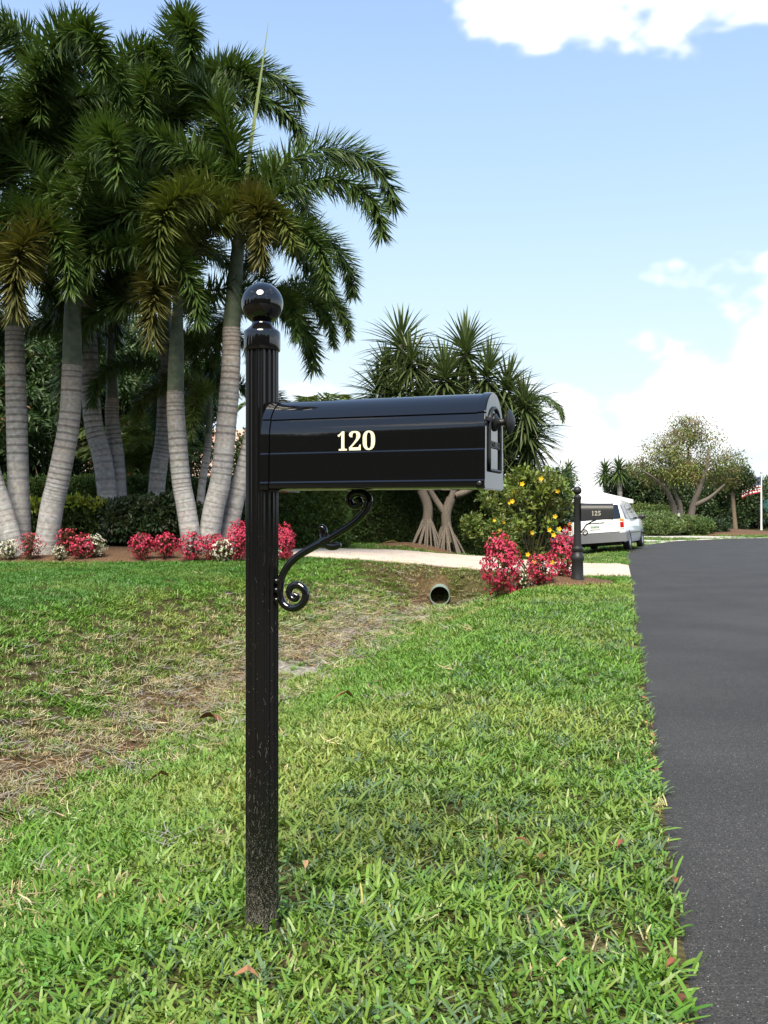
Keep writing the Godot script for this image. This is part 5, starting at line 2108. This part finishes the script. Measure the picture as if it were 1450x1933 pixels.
func build_allamanda():
	var rng := RandomNumberGenerator.new()
	rng.seed = 140
	clump("gold_leaf", 141, 12, 0.10, 0.10, 0.042, [Color(1, 1, 1), Color(0.8, 0.95, 0.8), Color(1.6, 1.45, 1.0)])
	var make = func(label, z, px, low_px, lobes_px, flowers_px, density, tint):
		var x = spot(px, z)
		var foot = Vector3(x, land(x, z), -z)
		var o = thing("yellow_flowered_bush", label, "bush", foot)
		var at = func(p, dz): return Vector3(spot(p[0], z), rise(p[1], z), -z + dz) - foot
		var lobes = []
		for l in lobes_px:
			var dz = rng.randf_range(-0.25, 0.25)
			lobes.append([at.call(l, dz), Vector3(1, 1, 1) * l[2] * z / FOCAL])
			var st = begin()
			var c = Color(0.12, 0.10, 0.06)
			tube(st, spline([Vector3(rng.randf_range(-0.1, 0.1), -0.03, rng.randf_range(-0.1, 0.1)), (lobes[-1][0] * Vector3(0.35, 0.5, 0.4)), lobes[-1][0]], 3), [0.018, 0.017, 0.016, 0.014, 0.012, 0.010, 0.008], 6, true, [c, c, c, c, c, c, c])
			part("stem", st.commit(), "branch_bark", o)
		var where = lobed(rng, lobes, density, 1.0, 0.15)
		many("foliage", clump_meshes["gold_leaf"], "leaf", where, tints_for(rng, where, tint, 0.35), o)
		for f in flowers_px:
			var L := Leaves.new()
			var c = at.call(f, rng.randf_range(0.25, 0.4))
			for k in 5:
				var d = Vector3(cos(TAU * k / 5.0), sin(TAU * k / 5.0), 0.35).normalized()
				L.leaf(c, d, Vector3(0, 0, 1), 0.042, 0.036, vary(rng, Color(0.80, 0.50, 0.015), 0.15), 0.1)
			part("flower", L.mesh(), "petal", o)
	make.call("tall yellow-flowered bush with many bare stems in the mailbox bed", 14.9, 1004, 1085, [[1000, 930, 38], [1040, 925, 34], [970, 925, 26], [1052, 955, 24], [1000, 965, 32], [1030, 992, 19], [985, 1000, 19], [972, 1050, 22], [1008, 1060, 17], [958, 1020, 13], [1000, 1030, 15], [1080, 945, 14], [1020, 905, 22], [985, 905, 20]], [[1042, 975], [1037, 1009], [1000, 1005], [1046, 928], [990, 1045], [1002, 1058], [1050, 998], [962, 947], [1015, 905], [1036, 1060], [1030, 1000], [980, 915]], 34.0, Color(0.13, 0.17, 0.032))
	make.call("loose light green bush with a few yellow flowers beside the hedge and screw pines", 22.6, 925, 1030, [[905, 1000, 30], [935, 940, 34], [950, 985, 30], [920, 1010, 28], [945, 1015, 30], [965, 920, 26], [885, 990, 16], [960, 1000, 20]], [[930, 982], [948, 986], [958, 950], [940, 1000], [966, 930]], 30.0, Color(0.12, 0.165, 0.035))


# ---------------------------------------------------------------- grass and litter

func grass_clump(sd, blades, radius, length, width, dry_share):
	var rng := RandomNumberGenerator.new()
	rng.seed = sd
	var L := Leaves.new()
	for k in blades:
		var a = rng.randf() * TAU
		var r = radius * sqrt(rng.randf())
		var base = Vector3(cos(a) * r, -0.008, sin(a) * r)
		var lean = rng.randf_range(0.15, 1.3)
		var az = rng.randf() * TAU
		var d = dir_of(az, PI / 2.0 - lean)
		var ln = length * rng.randf_range(0.6, 1.2)
		var side = d.cross(Vector3.UP).normalized().rotated(d, rng.randf_range(-0.6, 0.6))
		var w = width * rng.randf_range(0.75, 1.2)
		var sag = Vector3(cos(az), -0.75, sin(az)) * ln * rng.randf_range(0.05, 0.30)
		var col = vary(rng, Color(1, 1, 1), 0.34)
		if rng.randf() < dry_share:
			col = vary(rng, Color(3.0, 1.55, 4.2), 0.3)
		L.blade([base, base + d * ln * 0.45, base + d * ln * 0.82 + sag * 0.6, base + d * ln + sag], [w * 0.8, w, w * 0.85, w * 0.4], side, col)
	return L.mesh()


func straw_clump(sd, stems, radius, length):
	var rng := RandomNumberGenerator.new()
	rng.seed = sd
	var L := Leaves.new()
	for k in stems:
		var a = rng.randf() * TAU
		var base = Vector3(cos(a), 0, sin(a)) * radius * rng.randf() + Vector3(0, rng.randf_range(-0.004, 0.012), 0)
		var az = rng.randf() * TAU
		var d = dir_of(az, rng.randf_range(-0.05, 0.45))
		var ln = length * rng.randf_range(0.5, 1.2)
		var bend = Vector3(rng.randf_range(-1, 1), rng.randf_range(-0.2, 0.3), rng.randf_range(-1, 1)) * ln * 0.16
		var w = rng.randf_range(0.0022, 0.0050)
		var side = d.cross(Vector3.UP).normalized().rotated(d, rng.randf_range(-0.7, 0.7))
		L.blade([base, base + d * ln * 0.5 + bend, base + d * ln], [w, w, w * 0.4], side, vary(rng, Color(1, 1, 1), 0.35))
	return L.mesh()


func in_view(x, z, extra):
	return absf(x) < z * 0.405 + extra


func build_grass():
	var rng := RandomNumberGenerator.new()
	rng.seed = 1001
	var kinds = [grass_clump(1, 22, 0.052, 0.058, 0.0068, 0.10), grass_clump(2, 20, 0.055, 0.046, 0.0060, 0.16), grass_clump(3, 20, 0.050, 0.072, 0.0078, 0.06), grass_clump(4, 20, 0.060, 0.046, 0.0056, 0.42), grass_clump(5, 26, 0.075, 0.042, 0.0056, 0.05), grass_clump(8, 20, 0.06, 0.046, 0.0050, 0.0)]
	var straw = [straw_clump(6, 14, 0.07, 0.10), straw_clump(7, 12, 0.06, 0.075)]
	var gw = [[], [], [], [], [], []]
	var gc = [[], [], [], [], [], []]
	var sw = [[], []]
	var sc = [[], []]
	# bands of distance: from, to, clumps per square metre, size
	var bands = [[1.2, 3.2, 520, 0.95], [3.2, 5.5, 460, 0.95], [5.5, 9.0, 360, 1.0], [9.0, 14.0, 230, 1.15], [14.0, 22.5, 150, 1.3], [22.5, 34.0, 70, 1.7], [34.0, 60.0, 14, 2.6]]
	for b in bands:
		var half = b[1] * 0.405 + 1.1
		var area = (b[1] - b[0]) * half * 2.0
		for k in int(area * b[2]):
			var z = rng.randf_range(b[0], b[1])
			var x = rng.randf_range(-half, half)
			if not in_view(x, z, 1.1):
				continue
			var cover = turf(x, z)
			var thick = cover.x
			var straw_share = cover.y   # share of dead blades on this patch of turf
			if thick <= 0.0 or x > road_x(z) - 0.004:
				continue
			var q = su(x, z)
			if x < 0.0 and z > 15.0 and z < 20.6 and bed_height(x, z) > land(x, z) + 0.014:
				continue
			if Vector2((x - 2.45) / 1.05, (z - 14.75) / 0.75).length() < 0.97:
				continue
			if x < -1.6 and z > 21.9 and z < 23.3:
				continue
			var at = Vector3(x, land(x, z), -z)
			var size = b[3] * rng.randf_range(0.75, 1.2)
			var n = patch_noise.get_noise_2d(x * 0.8 + 31.0, z * 0.8)
			if rng.randf() < thick:
				var lawn = 1.0 - sst(-5.2, -4.6, q.y)
				if z > 21.0:
					lawn = 0.5
				var kind = rng.randi_range(0, 2)
				if rng.randf() < straw_share * 1.1:
					kind = 3 if rng.randf() < 0.4 else 5
				elif lawn > 0.5 or z > 16.0:
					kind = 4
				var c = Color(0.132, 0.258, 0.034).lerp(Color(0.074, 0.190, 0.026), clampf(lawn + 0.25 + n, 0.0, 1.0))
				c = c.lerp(Color(0.250, 0.315, 0.070), clampf(0.16 + n * 1.2, 0.0, 0.85) * (1.0 - 0.6 * lawn))
				if q.y > -1.2 and z < 12.0 and rng.randf() < 0.16:
					c = Color(0.13, 0.21, 0.10)
				if kind == 5:
					c = Color(0.46, 0.43, 0.22).lerp(Color(0.34, 0.30, 0.15), rng.randf())
				c = vary(rng, c, 0.16)
				if lawn > 0.5:
					size *= 0.85
				var wob = Basis.from_euler(Vector3(rng.randf_range(-0.25, 0.25), rng.randf() * TAU, rng.randf_range(-0.25, 0.25)))
				gw[kind].append(Transform3D(wob.scaled(Vector3(size, size * rng.randf_range(0.75, 1.1), size)), at))
				gc[kind].append(c)
			if rng.randf() < straw_share * (0.50 if q.y < -2.4 and q.y > -3.95 else 0.10) and z < 17.0 and q.y < -1.2:
				var e = rng.randi_range(0, 1)
				sw[e].append(Transform3D(Basis(Vector3.UP, rng.randf() * TAU).scaled(Vector3.ONE * size * (1.1 if z < 9.0 else 1.3)), at + Vector3(0, rng.randf_range(0.0, 0.03) * thick, 0)))
				var sc_col = Color(0.50, 0.44, 0.26).lerp(Color(0.25, 0.17, 0.10), clampf(rng.randf() * 0.7 + (1.0 - thick) * 0.5, 0.0, 1.0))
				if rng.randf() < 0.3:
					sc_col = Color(0.32, 0.27, 0.26)
				sc[e].append(vary(rng, sc_col, 0.2))
	for k in 6:
		var o = many("grass", kinds[k], "grass_leaf", gw[k], gc[k], self)
		tag(o, ["broad-bladed green grass of the verge and lawn", "shorter green grass mixed through the verge", "longer green grass blades of the verge", "half-dry yellowing grass on the swale banks", "fine short mown grass of the lawns", "standing straw-coloured dead grass on the swale banks"][k], "grass", "", "stuff")
	for k in 2:
		var o = many("dry_straw", straw[k], "dry_leaf", sw[k], sc[k], self)
		tag(o, ["long dry straw strewn along the swale", "short dry straw lying on the swale banks"][k], "straw", "", "stuff")
	# round-leaved weeds
	var W := Leaves.new()
	for k in 5:
		var p = Vector3(rng.randf_range(-0.05, 0.05), rng.randf_range(0.035, 0.06), rng.randf_range(-0.05, 0.05))
		W.stick(Vector3(p.x * 0.6, 0, p.z * 0.6), p, 0.0012, 0.001, Color(0.12, 0.16, 0.05))
		W.disc(p, (Vector3.UP + Vector3(rng.randf_range(-0.5, 0.5), 0, rng.randf_range(-0.5, 0.5))).normalized(), rng.randf_range(0.005, 0.010), vary(rng, Color(0.12, 0.25, 0.045), 0.2), 9)
	var ww = []
	var wc = []
	for k in 1100:
		var z = 1.3 + 6.0 * pow(rng.randf(), 1.3)
		var x = rng.randf_range(-1.0, 1.0) * (z * 0.405 + 0.8)
		var q = su(x, z)
		if q.y > -0.03 or q.y < -1.9 or patch_noise.get_noise_2d(x * 2.2 + 7.0, z * 2.2) < 0.02:
			continue
		ww.append(Transform3D(Basis(Vector3.UP, rng.randf() * TAU).scaled(Vector3.ONE * rng.randf_range(0.6, 1.0)), Vector3(x, land(x, z), -z)))
		wc.append(vary(rng, Color(1, 1, 1), 0.2))
	tag(many("clover", W.mesh(), "grass_leaf", ww, wc, self), "round-leaved green weeds growing through the verge grass", "weeds", "", "stuff")


func dead_leaf(sd, length, width, col: Color):
	var rng := RandomNumberGenerator.new()
	rng.seed = sd
	var L := Leaves.new()
	var pts = []
	var ws = []
	for k in 7:
		var t = k / 6.0
		pts.append(Vector3((t - 0.5) * length, 0.25 * length * sin(PI * t) * rng.randf_range(0.6, 1.0), 0.08 * length * sin(t * 5.0)))
		ws.append(width * pow(sin(PI * clampf(t * 0.92 + 0.06, 0.0, 1.0)), 0.7))
	# two halves curled up along the midrib
	for h in [-1.0, 1.0]:
		var p2 = []
		var w2 = []
		var side = Vector3(0, 0.45, h).normalized()
		for k in 7:
			p2.append(pts[k] + side * ws[k] * 0.25)
			w2.append(ws[k] * 0.5)
		L.blade(p2, w2, side, vary(rng, col, 0.15))
	L.stick(pts[0], pts[0] - Vector3(length * 0.25, 0.01, 0), 0.002, 0.0015, col)
	return L.mesh()


func build_litter():
	var rng := RandomNumberGenerator.new()
	rng.seed = 900
	var big = dead_leaf(1, 0.17, 0.12, Color(0.13, 0.06, 0.03))
	var mid = dead_leaf(2, 0.13, 0.065, Color(0.24, 0.12, 0.06))
	var small = dead_leaf(3, 0.040, 0.022, Color(0.20, 0.075, 0.035))
	var pale = dead_leaf(4, 0.035, 0.016, Color(0.42, 0.27, 0.14))
	var put = [
		[398, 6.75, big, "large curled dark brown leaf lying in the swale", ""], [305, 4.95, mid, "tan curled leaf on the near slope of the swale", ""], [652, 6.2, mid, "small brown leaf at the foot of the swale bank", ""],
		[983, 2.92, small, "reddish brown leaf deep in the verge grass between mailbox post and road", "brown leaves in the verge"], [1025, 2.80, small, "reddish brown leaf deep in the verge grass between mailbox post and road", "brown leaves in the verge"], [1172, 2.92, small, "reddish brown leaf deep in the verge grass between mailbox post and road", "brown leaves in the verge"], [1070, 2.15, pale, "tan leaf in the long grass beside the road", ""], [195, 2.72, pale, "tan leaf in the grass on the swale side of the mailbox post", ""], [578, 2.75, pale, "tan leaf in the grass just behind the mailbox post's foot", ""], [465, 2.08, mid, "orange-brown leaf in the grass before the mailbox post", ""]]
	var seen = {}
	for p in put:
		var x = spot(p[0], p[1])
		var y = land(x, p[1]) + (0.045 if su(x, p[1]).y > -2.2 else 0.02)
		var o = part("fallen_leaf", p[2], "dry_leaf", self)
		tag(o, p[3], "leaf", p[4])
		o.position = Vector3(x, y, -p[1])
		o.rotation = Vector3(rng.randf_range(-0.4, 0.4), rng.randf() * TAU, rng.randf_range(-0.3, 0.3))
		if p[0] == 465:
			o.scale = Vector3.ONE * 0.4
	# leaves caught along the road's edge
	for k in 34:
		var z = 1.9 + 9.0 * pow(rng.randf(), 1.5)
		var x = road_x(z) + rng.randf_range(-0.02, 0.035)
		var o = part("fallen_leaf", small if rng.randf() < 0.5 else pale, "dry_leaf", self)
		tag(o, "small dry leaf caught where the grass meets the asphalt", "leaf", "dry leaves along the road edge")
		o.position = Vector3(x, 0.012, -z)
		o.rotation = Vector3(0, rng.randf() * TAU, 0)
		o.scale = Vector3.ONE * rng.randf_range(0.6, 1.1)
	# fallen palm sheaths lying along the drive's far edge
	for p in [[738, 23.2, 0.55, "pale fallen frond base on the grass beyond the driveway"], [765, 22.4, 0.4, "yellowish fallen leaf strip at the driveway's far edge"]]:
		var x = spot(p[0], p[1])
		var o = part("fallen_frond", dead_leaf(8, p[2], 0.12, Color(0.45, 0.33, 0.16)), "dry_leaf", self)
		tag(o, p[3], "frond")
		o.position = Vector3(x, land(x, p[1]) + 0.05, -p[1])
